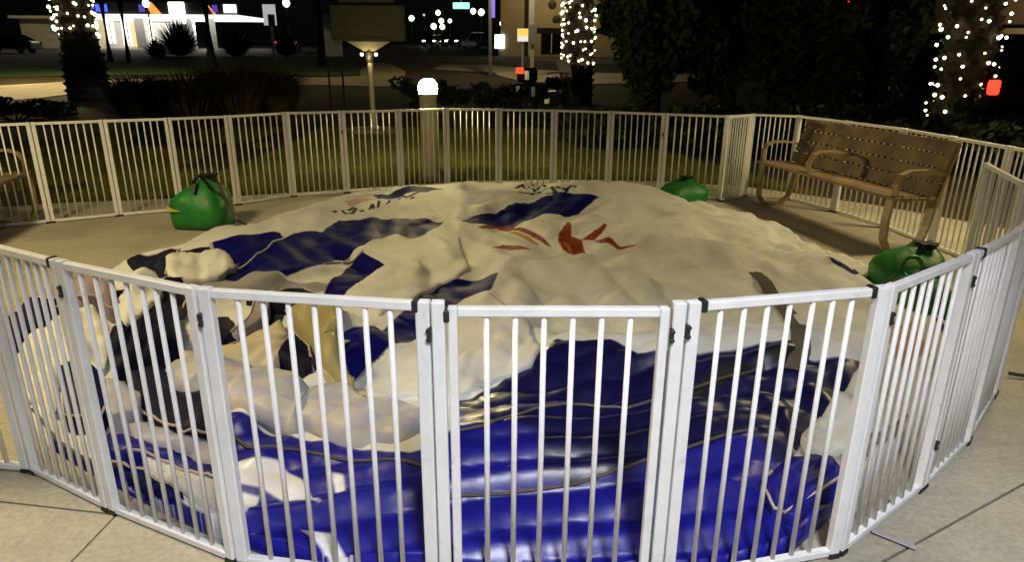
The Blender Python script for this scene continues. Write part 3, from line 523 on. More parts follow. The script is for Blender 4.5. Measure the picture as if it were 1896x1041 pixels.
def fabric_material(name, rough, coat, spec):
    m, n, l, p = nodes(name)
    geo = n.new('ShaderNodeNewGeometry')
    nz = n.new('ShaderNodeTexNoise'); nz.inputs['Scale'].default_value = 2.5; nz.inputs['Detail'].default_value = 5
    l.new(geo.outputs['Position'], nz.inputs['Vector'])
    base = n.new('ShaderNodeValToRGB'); e = base.color_ramp.elements
    e[0].position = 0.3; e[0].color = (0.62,0.615,0.60,1); e[1].position = 0.75; e[1].color = (0.76,0.755,0.745,1)
    l.new(nz.outputs['Fac'], base.inputs[0]); cur = base.outputs[0]
    for attr, col in (('print_grey',(0.30,0.29,0.31)), ('print_pink',(0.55,0.36,0.33)), ('print_blue',(0.008,0.009,0.235)), ('print_shade',(0.005,0.005,0.060)), ('print_white',(0.70,0.69,0.74)), ('print_navy',(0.004,0.004,0.11)),
                      ('print_orange',(0.24,0.038,0.010)), ('print_yellow',(0.45,0.24,0.03)), ('print_black',(0.012,0.011,0.014)), ('print_ink',(0.012,0.012,0.03))):
        a = n.new('ShaderNodeAttribute'); a.attribute_name = attr
        r = n.new('ShaderNodeMapRange'); r.inputs[1].default_value = -0.006; r.inputs[2].default_value = 0.006
        l.new(a.outputs['Fac'], r.inputs[0])
        x = n.new('ShaderNodeMixRGB'); x.inputs[2].default_value = (*col, 1)
        l.new(r.outputs[0], x.inputs[0]); l.new(cur, x.inputs[1]); cur = x.outputs[0]
    l.new(cur, p.inputs['Base Color']); p.inputs['Roughness'].default_value = rough; p.inputs['Coat Weight'].default_value = coat; p.inputs['Coat Roughness'].default_value = 0.25; p.inputs['Specular IOR Level'].default_value = spec
    b = n.new('ShaderNodeTexNoise'); b.inputs['Scale'].default_value = 26; b.inputs['Detail'].default_value = 4
    l.new(geo.outputs['Position'], b.inputs['Vector'])
    bp = n.new('ShaderNodeBump'); bp.inputs['Strength'].default_value = 0.10; bp.inputs['Distance'].default_value = 0.01
    l.new(b.outputs['Fac'], bp.inputs['Height']); l.new(bp.outputs[0], p.inputs['Normal'])
    return m
FABW = fabric_material('white_nylon', 0.62, 0.0, 0.10); FABB = fabric_material('navy_nylon', 0.36, 0.1, 0.5)
def inflatable():
    root = thing('collapsed_inflatable', 'huge deflated white and navy inflatable heaped on the concrete inside the pen', 'inflatable', (0,0,0))
    P = make_fabric(); nx, ny = P.shape[:2]
    V = P.reshape(-1,3).copy()
    x, y = V[:,0], V[:,1]
    def union(polys, closed=True, width=0.0):
        out = np.full(len(x), -1.0)
        for poly in polys:
            xs = [q[0] for q in poly]; ys = [q[1] for q in poly]
            k = (x > min(xs)-0.1) & (x < max(xs)+0.1) & (y > min(ys)-0.1) & (y < max(ys)+0.1)
            if k.any(): out[k] = np.maximum(out[k], poly_dist(x[k], y[k], poly, closed)+width)
        return out
    att = {'print_blue': union([BLUE_PRINT]), 'print_white': union(WHITE_ON_BLUE), 'print_shade': union(SHADED_BLUE), 'print_navy': union(NAVY), 'print_black': union(BLACK), 'print_orange': union(ORANGE),
           'print_yellow': union(YELLOW), 'print_pink': union(PINK), 'print_grey': union(GREY), 'print_ink': union(LETTERS, False, 0.017)}
    wob = 0.03*(vnoise(x*7, y*7, 51)-0.5)+0.015*(vnoise(x*19, y*19, 52)-0.5)
    for k in ('print_grey','print_pink','print_black'): att[k] = att[k]+wob*1.5
    def cellmid(a): a = a.reshape(nx, ny); return (a[:-1,:-1]+a[1:,:-1]+a[1:,1:]+a[:-1,1:])/4
    od = poly_dist(x, y, OUTLINE)
    inside = cellmid(od) > 0
    isblue = cellmid(att['print_blue']) > 0
    idx = np.arange(nx*ny).reshape(nx, ny)
    q = np.stack([idx[:-1,:-1], idx[1:,:-1], idx[1:,1:], idx[:-1,1:]], -1)
    faces = q[inside]; fb = isblue[inside]
    # rim edges: used by one kept cell only; their points move onto the traced outline
    e = np.concatenate([faces[:,[k,(k+1)%4]] for k in range(4)]); es = np.sort(e,1)
    uq, inv, cnt = np.unique(es, axis=0, return_inverse=True, return_counts=True)
    rim = e[cnt[inv.ravel()] == 1]; rv = np.unique(rim)
    poly = np.array(OUTLINE); nxt = np.roll(poly,-1,0)
    for i in rv:
        d = nxt-poly; t = np.clip(((V[i,:2]-poly)*d).sum(1)/np.maximum((d*d).sum(1),1e-9),0,1); c = poly+d*t[:,None]
        k = ((c-V[i,:2])**2).sum(1).argmin()
        if np.hypot(*(c[k]-V[i,:2])) < 0.05: V[i,:2] = c[k]
    low = {int(i): len(V)+k for k, i in enumerate(rv)}
    skirt = V[rv].copy(); skirt[:,2] = 0.003
    for k, i in enumerate(rv):                      # tuck the hem under a little
        pass
    V2 = np.concatenate([V, skirt])
    sk = np.array([[b, a, low[int(a)], low[int(b)]] for a, b in rim])
    onblue = att['print_blue'][rim[:,0]] > 0
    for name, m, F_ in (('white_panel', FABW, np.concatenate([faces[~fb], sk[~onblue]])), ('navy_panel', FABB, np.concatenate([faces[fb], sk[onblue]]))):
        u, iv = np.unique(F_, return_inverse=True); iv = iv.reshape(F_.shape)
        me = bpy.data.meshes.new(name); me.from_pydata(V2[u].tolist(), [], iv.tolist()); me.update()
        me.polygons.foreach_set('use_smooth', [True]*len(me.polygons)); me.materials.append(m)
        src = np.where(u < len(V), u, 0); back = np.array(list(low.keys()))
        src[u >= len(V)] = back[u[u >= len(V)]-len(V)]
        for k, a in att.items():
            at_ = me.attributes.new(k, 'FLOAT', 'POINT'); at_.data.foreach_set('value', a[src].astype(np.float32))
        link(name, me, root)
    G = regrid(P)
    hz = lambda px, py: grid_height(G, px, py)
    def lay(line, lift, step=0.04):
        out = []
        for (ax, ay), (bx, by) in zip(line[:-1], line[1:]):
            n = max(1, int(math.hypot(bx-ax, by-ay)/step))
            for k in range(n): out.append((ax+(bx-ax)*k/n, ay+(by-ay)*k/n))
        out.append(line[-1])
        z = np.array([hz(*q) for q in out]); z = np.convolve(np.pad(z,2,'edge'), np.ones(5)/5, 'valid')
        z = np.maximum(z, [hz(*q) for q in out])
        return [(q[0], q[1], float(zz)+lift) for q, zz in zip(out, z)]
    CORD = mat('seam_piping', (0.10,0.085,0.07), 0.5)
    LCORD = mat('pale_piping', (0.55,0.52,0.42), 0.5)
    for s_ in SEAMS_LIGHT: obj('seam_piping', MB().tube(lay(s_, 0.004), 0.008, 6), LCORD, root, True)
    for s_ in SEAMS: obj('seam_piping', MB().tube(lay(s_, 0.003), 0.0065, 6), CORD, root, True)
    YS = mat('yellowed_webbing', (0.52,0.45,0.20), 0.5, 0, 0.2); GS = mat('grey_webbing', (0.09,0.08,0.07), 0.5); ES = mat('white_hem_cord', (0.7,0.68,0.6), 0.5)
    for k, m, wd in (('yellow',YS,0.030),('grey',GS,0.045),('edge',ES,0.010)):
        for s_ in STRAPS[k]: obj('strap', MB().sweep(lay(s_, 0.012), [(-wd,-0.003),(wd,-0.003),(wd,0.003),(-wd,0.003)]), m, root)
    tints = {}; PIPE = mat('pale_mauve_piping', (0.50,0.42,0.38), 0.5)
    for k, c, r in (('white',(0.69,0.685,0.67),0.62),('navy',(0.012,0.010,0.085),0.6),('blue',(0.010,0.011,0.21),0.45),('black',(0.006,0.005,0.022),0.6),('charcoal',(0.014,0.013,0.034),0.55),('lilac',(0.42,0.41,0.50),0.5),('mauve',(0.30,0.24,0.28),0.5),('cream',(0.62,0.53,0.36),0.5),('grey',(0.30,0.29,0.29),0.6),('ochre',(0.34,0.29,0.13),0.45)):
        tints[k] = mat('loose_'+k+'_nylon', c, r, 0, 0.12, 5, 0.08, 30); tints[k].node_tree.nodes['Principled BSDF'].inputs['Specular IOR Level'].default_value = 0.12 if k in ('black','charcoal','navy','white') else 0.3
    for q_, (tint, lift, wr, poly) in enumerate(FLAPS):
        h = 0.016; pa = np.array(poly); lo = pa.min(0)-h; hi = pa.max(0)+h
        nx_, ny_ = int((hi[0]-lo[0])/h)+2, int((hi[1]-lo[1])/h)+2
        gx, gy = np.meshgrid(lo[0]+np.arange(nx_)*h, lo[1]+np.arange(ny_)*h, indexing='ij')
        dd = np.minimum(poly_dist(gx, gy, poly), poly_dist(gx, gy, OUTLINE)-0.02); ins = dd > -h*0.2
        c_ = pa-pa.mean(0); ev, evec = np.linalg.eigh(c_.T @ c_); ax = evec[:,1]
        u = gx*ax[0]+gy*ax[1]; v = -gx*ax[1]+gy*ax[0]+0.05*vnoise(u*4, gx*2, 80+q_)
        z = np.array([hz(a, b) for a, b in zip(gx.ravel(), gy.ravel())]).reshape(gx.shape)
        zs = np.pad(z, 3, 'edge')
        for _ in range(2): zs = 0.25*(np.roll(zs,1,0)+np.roll(zs,-1,0)+np.roll(zs,1,1)+np.roll(zs,-1,1))
        z = np.maximum(z, zs[3:-3,3:-3])
        z = z+lift+wr*(2.4*np.abs(vnoise(v/0.09, u*0.9, 90+q_)-0.5)+0.7*np.abs(2*vnoise(v/0.045, u*1.6, 91+q_)-1))*np.clip(dd/0.05+0.3, 0, 1)
        V_ = np.stack([gx, gy, z], -1).reshape(-1,3); id_ = np.arange(nx_*ny_).reshape(nx_, ny_)
        cq = np.stack([id_[:-1,:-1], id_[1:,:-1], id_[1:,1:], id_[:-1,1:]], -1); keep = ins[:-1,:-1] & ins[1:,:-1] & ins[1:,1:] & ins[:-1,1:]
        F_ = cq[keep]
        if len(F_) == 0: continue
        e_ = np.concatenate([F_[:,[k,(k+1)%4]] for k in range(4)]); _, iv, ct = np.unique(np.sort(e_,1), axis=0, return_inverse=True, return_counts=True)
        rim_ = e_[ct[iv.ravel()] == 1]; rv_ = np.unique(rim_); nx2 = np.roll(pa,-1,0)
        for i in rv_:
            d = nx2-pa; t = np.clip(((V_[i,:2]-pa)*d).sum(1)/np.maximum((d*d).sum(1),1e-9),0,1); c = pa+d*t[:,None]; k = ((c-V_[i,:2])**2).sum(1).argmin()
            if np.hypot(*(c[k]-V_[i,:2])) < 2.5*h: V_[i,:2] = c[k]
        sk_ = V_[rv_].copy(); sk_[:,2] -= lift+0.008; pos = {int(i): len(V_)+k for k, i in enumerate(rv_)}
        V_ = np.concatenate([V_, sk_]); F_ = np.concatenate([F_, np.array([[b, a, pos[int(a)], pos[int(b)]] for a, b in rim_])])
        us, iv = np.unique(F_, return_inverse=True)
        me = bpy.data.meshes.new('loose_flap'); me.from_pydata(V_[us].tolist(), [], iv.reshape(F_.shape).tolist()); me.update()
        me.polygons.foreach_set('use_smooth', [True]*len(me.polygons)); me.materials.append(tints[tint]); fo = link('loose_flap', me, root)
        if tint in ('black','navy','charcoal','blue','mauve'):      # piping sewn along the edge
            run = []
            for (ax_, ay_), (bx_, by_) in zip(poly, poly[1:]+poly[:1]):
                m_ = max(1, int(math.hypot(bx_-ax_, by_-ay_)/0.03)); run += [(ax_+(bx_-ax_)*k/m_, ay_+(by_-ay_)*k/m_) for k in range(m_)]
            run = [q for q in run if poly_dist(np.array([q[0]]), np.array([q[1]]), OUTLINE)[0] > 0.02]
            zz = []
            for q in run:
                k = ((V_[rv_,0]-q[0])**2+(V_[rv_,1]-q[1])**2).argmin(); zz.append(V_[rv_[k],2])
            if len(run) > 8:
                n0 = int(len(run)*0.08*(q_ % 5)); run = run[n0:]+run[:n0]; zz = zz[n0:]+zz[:n0]; m_ = int(len(run)*0.62)
                pts_ = [(a_[0], a_[1], float(b_)+0.002) for a_, b_ in zip(run[:m_], zz[:m_])]
                pts_ = [pts_[0]]+[c_ for k, c_ in enumerate(pts_[1:]) if math.hypot(c_[0]-pts_[k][0], c_[1]-pts_[k][1]) < 0.12]
                obj('edge_piping', MB().tube(pts_, 0.006, 5), PIPE, fo, True)
    # padded, gathered tube across the front left
    pts = lay(TUBE, 0.0, 0.02); n = 26; vs = []; fs = []
    L = len(pts)
    for i, (px, py, pz) in enumerate(pts):
        a, b = Vector(pts[max(0,i-2)]), Vector(pts[min(L-1,i+2)]); t = (b-a).normalized(); r = t.cross(Vector((0,0,1))).normalized(); u = r.cross(t)
        k = i/(L-1); taper = min(1, (k*7)**0.6+0.12, ((1-k)*14)**0.5+0.30)
        for q_ in range(n):
            an = 2*math.pi*q_/n
            g = 1+0.13*math.sin(i*0.42+0.9*math.sin(an*2)+2*float(vnoise(np.array([i*.05]),np.array([q_*.3]),61)[0]))+0.26*(float(vnoise(np.array([i*.22]),np.array([q_*.42]),62)[0])-0.5)
            rr = 0.125*taper*g
            vs.append(Vector((px,py,max(pz*0.55,0.05)+0.05))+r*math.cos(an)*rr*1.25+u*math.sin(an)*rr*0.85)
    for i in range(L-1):
        for q_ in range(n): fs.append((i*n+q_, (i+1)*n+q_, (i+1)*n+(q_+1)%n, i*n+(q_+1)%n))
    fs += [tuple(range(n)), tuple((L-1)*n+q_ for q_ in range(n))[::-1]]
    mb = MB(); mb.add(vs, fs)
    m, nn, l, p = nodes('checked_lavender_nylon')
    at_ = nn.new('ShaderNodeAttribute'); at_.attribute_name = 'weave'
    ck = nn.new('ShaderNodeTexChecker'); ck.inputs['Scale'].default_value = 1.0; ck.inputs[1].default_value = (0.40,0.38,0.45,1); ck.inputs[2].default_value = (0.48,0.455,0.41,1)
    l.new(at_.outputs['Vector'], ck.inputs['Vector']); l.new(ck.outputs[0], p.inputs['Base Color']); p.inputs['Roughness'].default_value = 0.5
    o = obj('padded_tube', mb, m, root, 'all')
    wv = o.data.attributes.new('weave', 'FLOAT_VECTOR', 'POINT')
    wv.data.foreach_set('vector', [c for i in range(L) for q_ in range(n) for c in (i/4.5+0.5*math.sin(q_*0.5), q_/2.6, 0.5)])
    return root
inflatable()


# ------------------------------------------------------------------ benches
def bench(loc, rz, label, L=2.12):
    t = thing('park_bench', label, 'bench', loc, rz, 'long slatted plaza benches')
    # a flat bar loop: up the back, under and up the front
    side = [(0.02,0.47),(0.0,0.30),(0.01,0.12),(0.06,0.035),(0.15,0.012),(0.28,0.02),(0.37,0.09),(0.41,0.22),(0.44,0.44),(0.50,0.70),(0.555,0.91)]
    for x in (0.10, L-0.06):
        obj('side_frame', MB().sweep([(x,y,z) for y,z in side], [(-0.012,-0.04),(0.012,-0.04),(0.012,0.04),(-0.012,0.04)], upv=Vector((1,0,0))), BENCHM, t)
    for k in range(5):
        obj('seat_slat', MB().box((L/2,0.035+k*0.082,0.478+0.003*(k in (1,3))-0.004*k),(L,0.072,0.03), bev=0.006), WOOD, t)
    for k in range(4):
        y, z = 0.452+k*0.037, 0.535+k*0.115
        obj('back_slat', MB().box((L/2,y-0.03,z),(L-0.06,0.028,0.111), Euler((R(-17.5),0,0)), bev=0.006), WOOD, t)
    for x in (0.06, 0.42*L, L-0.04):
        obj('armrest', MB().sweep([(x,0.03,0.50),(x,0.025,0.60),(x,0.06,0.67),(x,0.14,0.70),(x,0.30,0.70),(x,0.46,0.67)], [(-0.010,-0.03),(0.010,-0.03),(0.010,0.03),(-0.010,0.03)], upv=Vector((1,0,0))), BENCHM, t)
    obj('seat_rail', MB().box((L/2,0.22,0.435),(L-0.2,0.05,0.03), bev=0.004), BENCHM, t)
    return t
bench((2.72,7.62,0), math.atan2(-2.02,0.42), 'long brown slatted bench inside the pen at right with tan armrests')
bench((-4.16,4.50,0), math.atan2(1.75,-0.42), 'brown slatted bench cut by the left edge of the picture')

# ------------------------------------------------------------------ green sacks
def sack(loc, rz, label, sx, sy, h, neck=(0.0,0.0), seed=1, rope=None):
    rnd = random.Random(seed)
    t = thing('green_sack', label, 'sack', loc, rz, 'green weighted sacks holding the inflatable')
    ph = [rnd.uniform(0,6.28) for _ in range(6)]
    prof = [(0.80,0.0),(0.95,0.03),(1.0,0.14),(1.0,0.30),(0.97,0.45),(0.90,0.58),(0.74,0.72),(0.50,0.84),(0.28,0.92),(0.14,0.965)]
    n = 40; mb = MB(); vs = []; fs = []
    for i, (r, z) in enumerate(prof):
        k = min(1, z*1.1)
        for q in range(n):
            a = 2*math.pi*q/n
            cr = 1+0.035*k*k*math.sin(a*5+ph[0])+0.035*k**3*math.sin(a*11+ph[1]+z*3)+0.06*math.sin(a*2+ph[2]+z*4)+0.03*math.sin(a*3+ph[5]-z*7)
            sq = 1/max(abs(math.cos(a))**4+abs(math.sin(a))**4, 0.5)**0.25
            o = max(0, z-0.35)/0.65
            vs.append((sx*r*cr*sq*math.cos(a)+neck[0]*o*o, sy*r*cr*sq*math.sin(a)+neck[1]*o*o, h*z*(1+0.05*math.sin(a*2+ph[3])*k)))
    for i in range(len(prof)-1):
        for q in range(n): fs.append((i*n+q, i*n+(q+1)%n, (i+1)*n+(q+1)%n, (i+1)*n+q))
    fs += [tuple(range(n))[::-1], tuple((len(prof)-1)*n+q for q in range(n))]
    mb.add(vs, fs); obj('bag', mb, GREEN, t, 'all')
    nx, ny = neck
    obj('drawstring', MB().tube([(nx+0.2*sx*math.cos(a), ny+0.2*sy*math.sin(a), h*0.945) for a in np.linspace(0,6.283,14)[:-1]], 0.016, 6, True), BLACKP, t, True)
    mb = MB()
    mb.lathe([(0.15*sx,h*0.955),(0.24*sx,h*1.0),(0.30*sx,h*1.05),(0.1*sx,h*1.03)], 18, (nx,ny,0), lambda a, z: 1+0.3*math.sin(a*6+ph[4]))
    obj('gathered_mouth', mb, BLACKP, t, True)
    for r in (rope or []): obj('strap', MB().sweep(r, [(-0.016,-0.003),(0.016,-0.003),(0.016,0.003),(-0.016,0.003)]), BLACKP, t)
    return t
s1 = sack((-2.98,6.42,0), 0, 'large green sack with a black tied mouth standing at the back left', 0.275, 0.24, 0.47, (0.08,0.03), 3,
     [[(0.05,0,0.47),(0.13,-0.02,0.50),(0.21,-0.05,0.42),(0.28,-0.07,0.22),(0.36,-0.10,0.08),(0.48,-0.12,0.02)],[(0.0,-0.05,0.47),(0.02,-0.16,0.43),(0.03,-0.215,0.36)],[(0.04,-0.05,0.49),(0.12,-0.12,0.44),(0.18,-0.16,0.38)]])
YEL = mat('yellow_label', (0.55,0.40,0.06), 0.5, 0, 0.2)
obj('label_patch', MB().sweep([(-0.262,-0.165,0.205),(-0.225,-0.205,0.205),(-0.185,-0.232,0.198),(-0.10,-0.245,0.19)], [(-0.003,-0.022),(0.003,-0.022),(0.003,0.022),(-0.003,0.022)], scales=[0.9,1,0.7,0.15]), YEL, s1)
sack((1.93,7.62,0), 0.3, 'small green sack lying low at the back right behind the white fabric', 0.25, 0.20, 0.28, (0.06,0.05), 8)
s3 = sack((2.86,4.72,0), -0.5, 'green sack with a loop handle beside the right leg of the long bench', 0.25, 0.21, 0.32, (0.10,0.05), 12)
obj('loop_handle', MB().tube([(0.02+0.062*math.cos(a), -0.215+0.02*math.sin(a*2), 0.21+0.075*math.sin(a)) for a in np.linspace(0,6.283,17)[:-1]], 0.016, 8, True), GREEN, s3, True)
sack((2.70,4.22,0), 1.4, 'green sack nearest the front fence at right under a black strap', 0.24, 0.19, 0.26, (-0.06,0.03), 17, [[(0.0,0.0,0.30),(0.12,0.1,0.26),(0.17,0.18,0.12),(0.1,0.30,0.03),(-0.2,0.5,0.02)]])
tag(obj('ground_stake', MB().tube([(0,0,0.02),(0.16,-0.05,0.012)], 0.010, 8).box((0.165,-0.052,0.014),(0.03,0.05,0.014)), DARKP, None, loc=(2.62,3.25,0)), 'short dark metal stake lying on the concrete outside the right fence', 'stake')
for k, (x, y, a, m, lb) in enumerate([(1.235,2.01,0.4,(0.35,0.27,0.03),'yellow fallen leaf by the bottom rail of the right front fence'),(1.29,2.07,1.4,(0.2,0.16,0.03),'olive fallen leaf by the bottom rail of the right front fence'),(1.43,2.18,2.2,(0.28,0.12,0.05),'reddish fallen leaf by the bottom rail of the right front fence')]):
    mb = MB(); mb.add([(-0.018,0,0.003),(-0.004,0.010,0.007),(0.018,0,0.004),(-0.004,-0.010,0.006)], [(0,1,2),(0,2,3)])
    tag(obj('fallen_leaf', mb, mat('leaf_%d' % k, m, 0.6), None, loc=(x,y,0.003), rot=(0,0,a)), lb, 'leaf', 'fallen leaves along the front fence')

# ------------------------------------------------------------------ vegetation
def leaves(name, m, parent, n, dims, size, seed, centre=(0,0,0), hollow=0.45, clumps=26, flat=0.7):
    """many leaf-sized faces gathered in clumps through an ellipsoid"""
    rs = np.random.RandomState(seed)
    d = rs.normal(size=(clumps,3)); d /= np.linalg.norm(d,axis=1)[:,None]
    cc = d*(hollow+(1-hollow)*rs.rand(clumps,1)**0.6)*np.array(dims)*0.85
    k = rs.randint(0, clumps, n); cr = np.array(dims)*0.26*(0.6+0.8*rs.rand(clumps,1))
    o = rs.normal(size=(n,3)); o *= (rs.rand(n,1)**0.4)/np.linalg.norm(o,axis=1)[:,None]
    c = cc[k]+o*cr[k]+np.array(centre)
    a = rs.normal(size=(n,3)); a /= np.linalg.norm(a,axis=1)[:,None]
    b = np.cross(a, rs.normal(size=(n,3))); b /= np.linalg.norm(b,axis=1)[:,None]
    s = size*(0.6+0.8*rs.rand(n,1))
    V = np.stack([c-a*s, c+b*s*0.45, c+a*s, c-b*s*0.45],1).reshape(-1,3)
    V[:,2] = np.maximum(V[:,2], 0.01)
    f = np.arange(4*n).reshape(n,4)
    me = bpy.data.meshes.new(name); me.from_pydata(V.tolist(), [], f.tolist()); me.materials.append(m)
    return link(name, me, parent)
def tree(x, y, h, dims, cz, seed, label, n=5200, cat='tree', size=0.11):
    t = thing('broadleaf_tree', label, cat, (x,y,tz(y)), seed, 'dark trees beyond the pen')
    rnd = random.Random(seed); mb = MB()
    mb.tube([(0,0,-0.1),(0.05,0,h*0.25),(0.02,0.05,h*0.5),(0.1,0.02,h*0.8)], 0.16, 10, scales=[1.3,1,0.8,0.3])
    for k in range(6):
        a = k*1.05+rnd.random(); z = h*(0.22+0.08*k)
        mb.tube([(0.03,0.03,z),(0.5*dims[0]*math.cos(a)*0.6,0.5*dims[1]*math.sin(a)*0.6,z+0.35),(0.8*dims[0]*math.cos(a),0.8*dims[1]*math.sin(a),z+0.6)], 0.06, 6, scales=[1,0.7,0.3])
    obj('trunk', mb, DARKBARK, t, True)
    leaves('crown', LEAF, t, n, dims, size, seed, (0,0,cz), 0.3, 40)
    return t
def tx(px, Y): return at(px, 200, Y).x
tree(tx(1205,15.0), 15.0, 4.6, (1.25,1.2,2.3), 2.35, 31, 'dark broadleaf tree right of the light-wrapped middle palm, leaves down to the ground')
tree(tx(1345,15.8), 15.8, 5.2, (1.55,1.4,2.6), 2.6, 32, 'tallest dark broadleaf tree behind the lattice corner of the pen', 6500)
tree(tx(1490,15.2), 15.2, 4.8, (1.45,1.3,2.4), 2.4, 33, 'dark broadleaf tree directly beyond the left end of the long bench', 6000)
tree(tx(1610,16.2), 16.2, 4.2, (1.0,1.1,2.0), 2.2, 34, 'dark broadleaf tree beside the parked silver car')
tree(tx(1195,18.5), 18.5, 5.0, (1.1,1.1,2.4), 2.5, 35, 'dark broadleaf tree standing furthest back beside the middle palm')
def shrub(x, y, dims, seed, label, m=LEAF2, n=2400, size=0.07):
    t = thing('shrub', label, 'shrub', (x,y,tz(y)), seed, 'low shrubs beyond the pen')
    mb = MB()
    for k in range(7):
        a = k*0.9; mb.tube([(0,0,-0.05),(0.3*dims[0]*math.cos(a),0.3*dims[1]*math.sin(a),dims[2]*0.6),(0.6*dims[0]*math.cos(a),0.6*dims[1]*math.sin(a),dims[2]*1.2)], 0.02, 5, scales=[1,0.7,0.3])
    obj('stems', mb, DARKBARK, t); leaves('foliage', m, t, n, dims, size, seed, (0,0,dims[2]*0.95), 0.3, 22)
    return t
for px, Y, d, sd_, lb in ((1130,12.2,(1.2,0.7,0.42),41,'low dark hedge shrub beyond the back fence left of the tall trees'),(1290,11.6,(1.3,0.7,0.45),42,'low dark hedge shrub in front of the tallest tree'),(1460,11.4,(1.3,0.7,0.5),43,'low dark hedge shrub behind the left end of the long bench'),(1640,11.0,(1.3,0.8,0.5),44,'low dark hedge shrub below the parked silver car'),(1800,10.6,(1.2,0.8,0.5),45,'low dark hedge shrub under the right light-wrapped palm'),
    (790,17.6,(1.5,0.8,0.5),46,'low dark shrub behind the glowing lamp bollard'),(905,17.4,(1.1,0.7,0.42),47,'low dark shrub between the lamp bollard and the motorcycle'),(1010,14.6,(1.0,0.6,0.22),50,'low dark shrub in front of the motorcycle'),(25,15.5,(1.6,0.8,0.28),48,'low dark shrub at the left edge in front of the curved path'),(1890,9.2,(0.9,0.8,0.45),49,'low dark hedge shrub at the right edge beyond the pen')):
    shrub(tx(px,Y), Y, d, sd_, lb)
def ornamental(x, y, r, h, seed, label, m=STRAW, n=1500):
    rs = np.random.RandomState(seed); mb = MB()
    for k in range(n):
        a = rs.rand()*6.283; q = r*0.35*rs.rand()**0.5; lean = r*(0.3+0.9*rs.rand()); hh = h*(0.6+0.5*rs.rand())
        p0 = np.array([q*math.cos(a), q*math.sin(a), 0]); p1 = p0+np.array([lean*0.35*math.cos(a), lean*0.35*math.sin(a), hh*0.7]); p2 = p0+np.array([lean*math.cos(a), lean*math.sin(a), hh*(0.75+0.25*rs.rand())])
        s = np.array([-math.sin(a), math.cos(a), 0])*0.014
        mb.add([p0-s, p0+s, p1+s, p1-s, p2], [(0,1,2,3),(3,2,4)])
    t = tag(obj('ornamental_grass', mb, m, None, loc=(x,y,tz(y))), label, 'grass clump', 'ornamental grass clumps beyond the pen')
    return t
for px, Y, r, h, sd_, lb in ((265,15.2,1.0,1.1,61,'brown ornamental grass clump right of the left light-wrapped palm'),(350,14.6,1.05,1.2,62,'brown ornamental grass clump third from the marker post'),(440,14.9,1.05,1.36,63,'brown ornamental grass clump second from the marker post'),(512,15.5,0.8,1.2,64,'brown ornamental grass clump nearest the marker post')):
    ornamental(tx(px,Y), Y, r, h, sd_, lb)
# lawn beside the plaza, lit by the bollard
def lawn():
    rs = np.random.RandomState(5); n = 150000
    x = rs.uniform(-8, 5.5, n); y = 7.0+8*rs.rand(n)**1.3
    bx, by = zip(*BACK); edge = np.interp(x, bx, by)
    k = (y > edge+0.05) & (y < 14.5); x, y = x[k], y[k]; n = len(x)
    thin = (vnoise(x*0.9, y*0.9, 71)+0.35*(x > -4) > 0.36) & (x < 3.6-0.3*(y-8.5)); x, y = x[thin], y[thin]; n = len(x)
    h = 0.05+0.05*rs.rand(n); a = rs.rand(n)*6.283; ln = 0.05*rs.rand(n); wd = 0.006
    z0 = 0.03*np.clip(y-12,0,None)-0.02
    V = np.stack([np.stack([x-wd*np.sin(a), y+wd*np.cos(a), z0],-1), np.stack([x+wd*np.sin(a), y-wd*np.cos(a), z0],-1), np.stack([x+ln*np.cos(a), y+ln*np.sin(a), z0+h+0.02],-1)],1).reshape(-1,3)
    me = bpy.data.meshes.new('lawn_grass'); me.from_pydata(V.tolist(), [], np.arange(3*n).reshape(n,3).tolist()); me.materials.append(GRASS)
    o = struct(link('lawn_grass', me), 'stuff'); o['label'] = 'yellow green lawn grass growing between the plaza edge and the dark shrubs'
lawn()

# ------------------------------------------------------------------ light-wrapped palms
def palm(px, Y, r, label, flare, h=5.2):
    x = tx(px, Y); t = thing('palm_tree', label, 'palm tree', (x,Y,tz(Y)), px*0.01, 'palms wrapped in small lights')
    prof = [(r*flare,-0.1),(r*flare*0.97,0.5),(r*flare*0.9,1.1),(r*1.0,1.7),(r*0.95,2.6),(r*0.95,h)]
    obj('trunk', MB().lathe(prof, 22, f=lambda a, z: 1+0.03*math.sin(7*a+z*6)), BARK, t, True)
    mb = MB(); k = 0; z = 0.1
    while z < h:
        for q in range(13):
            a = 2*math.pi*(q+0.5*(k % 2))/13; rr = r*(flare if z < 1.2 else 1.0)*0.95
            c = Vector((rr*math.cos(a), rr*math.sin(a), z)); u = Vector((math.cos(a), math.sin(a), 0)); s = Vector((-math.sin(a), math.cos(a), 0)); wd = rr*0.22
            mb.add([c-s*wd-u*0.05, c+s*wd-u*0.05, c+u*0.09+Vector((0,0,0.16))+s*wd*0.5, c+u*0.09+Vector((0,0,0.16))-s*wd*0.5, c-u*0.03+Vector((0,0,0.2))], [(0,1,2,3),(3,2,4),(0,3,4),(1,4,2)])
        k += 1; z += 0.20
    struct(obj('frond_stubs', mb, BARK, t), 'stuff')
    for k in range(18):
        a = k*2.4; el = 0.9-0.05*k; mb = MB(); pts = []
        for i in range(9):
            q = i/8; pts.append(Vector((math.cos(a)*2.6*q*math.cos(el*(1-q)), math.sin(a)*2.6*q*math.cos(el*(1-q)), h+1.6*q*math.sin(el)-1.5*q*q)))
        mb.tube(pts, 0.02, 4)
        for i in range(1,9):
            for sgn in (-1,1):
                s = Vector((-math.sin(a), math.cos(a), -0.35*sgn))*sgn
                for jj in (0,0.5):
                    p = pts[i-1].lerp(pts[i], 0.5+jj); dd = (pts[i]-pts[i-1]).normalized()
                    mb.add([p-dd*0.02, p+dd*0.02, p+s*0.55+dd*0.3-Vector((0,0,0.1))], [(0,1,2)])
        obj('frond', mb, LEAF, t)
    return x, t
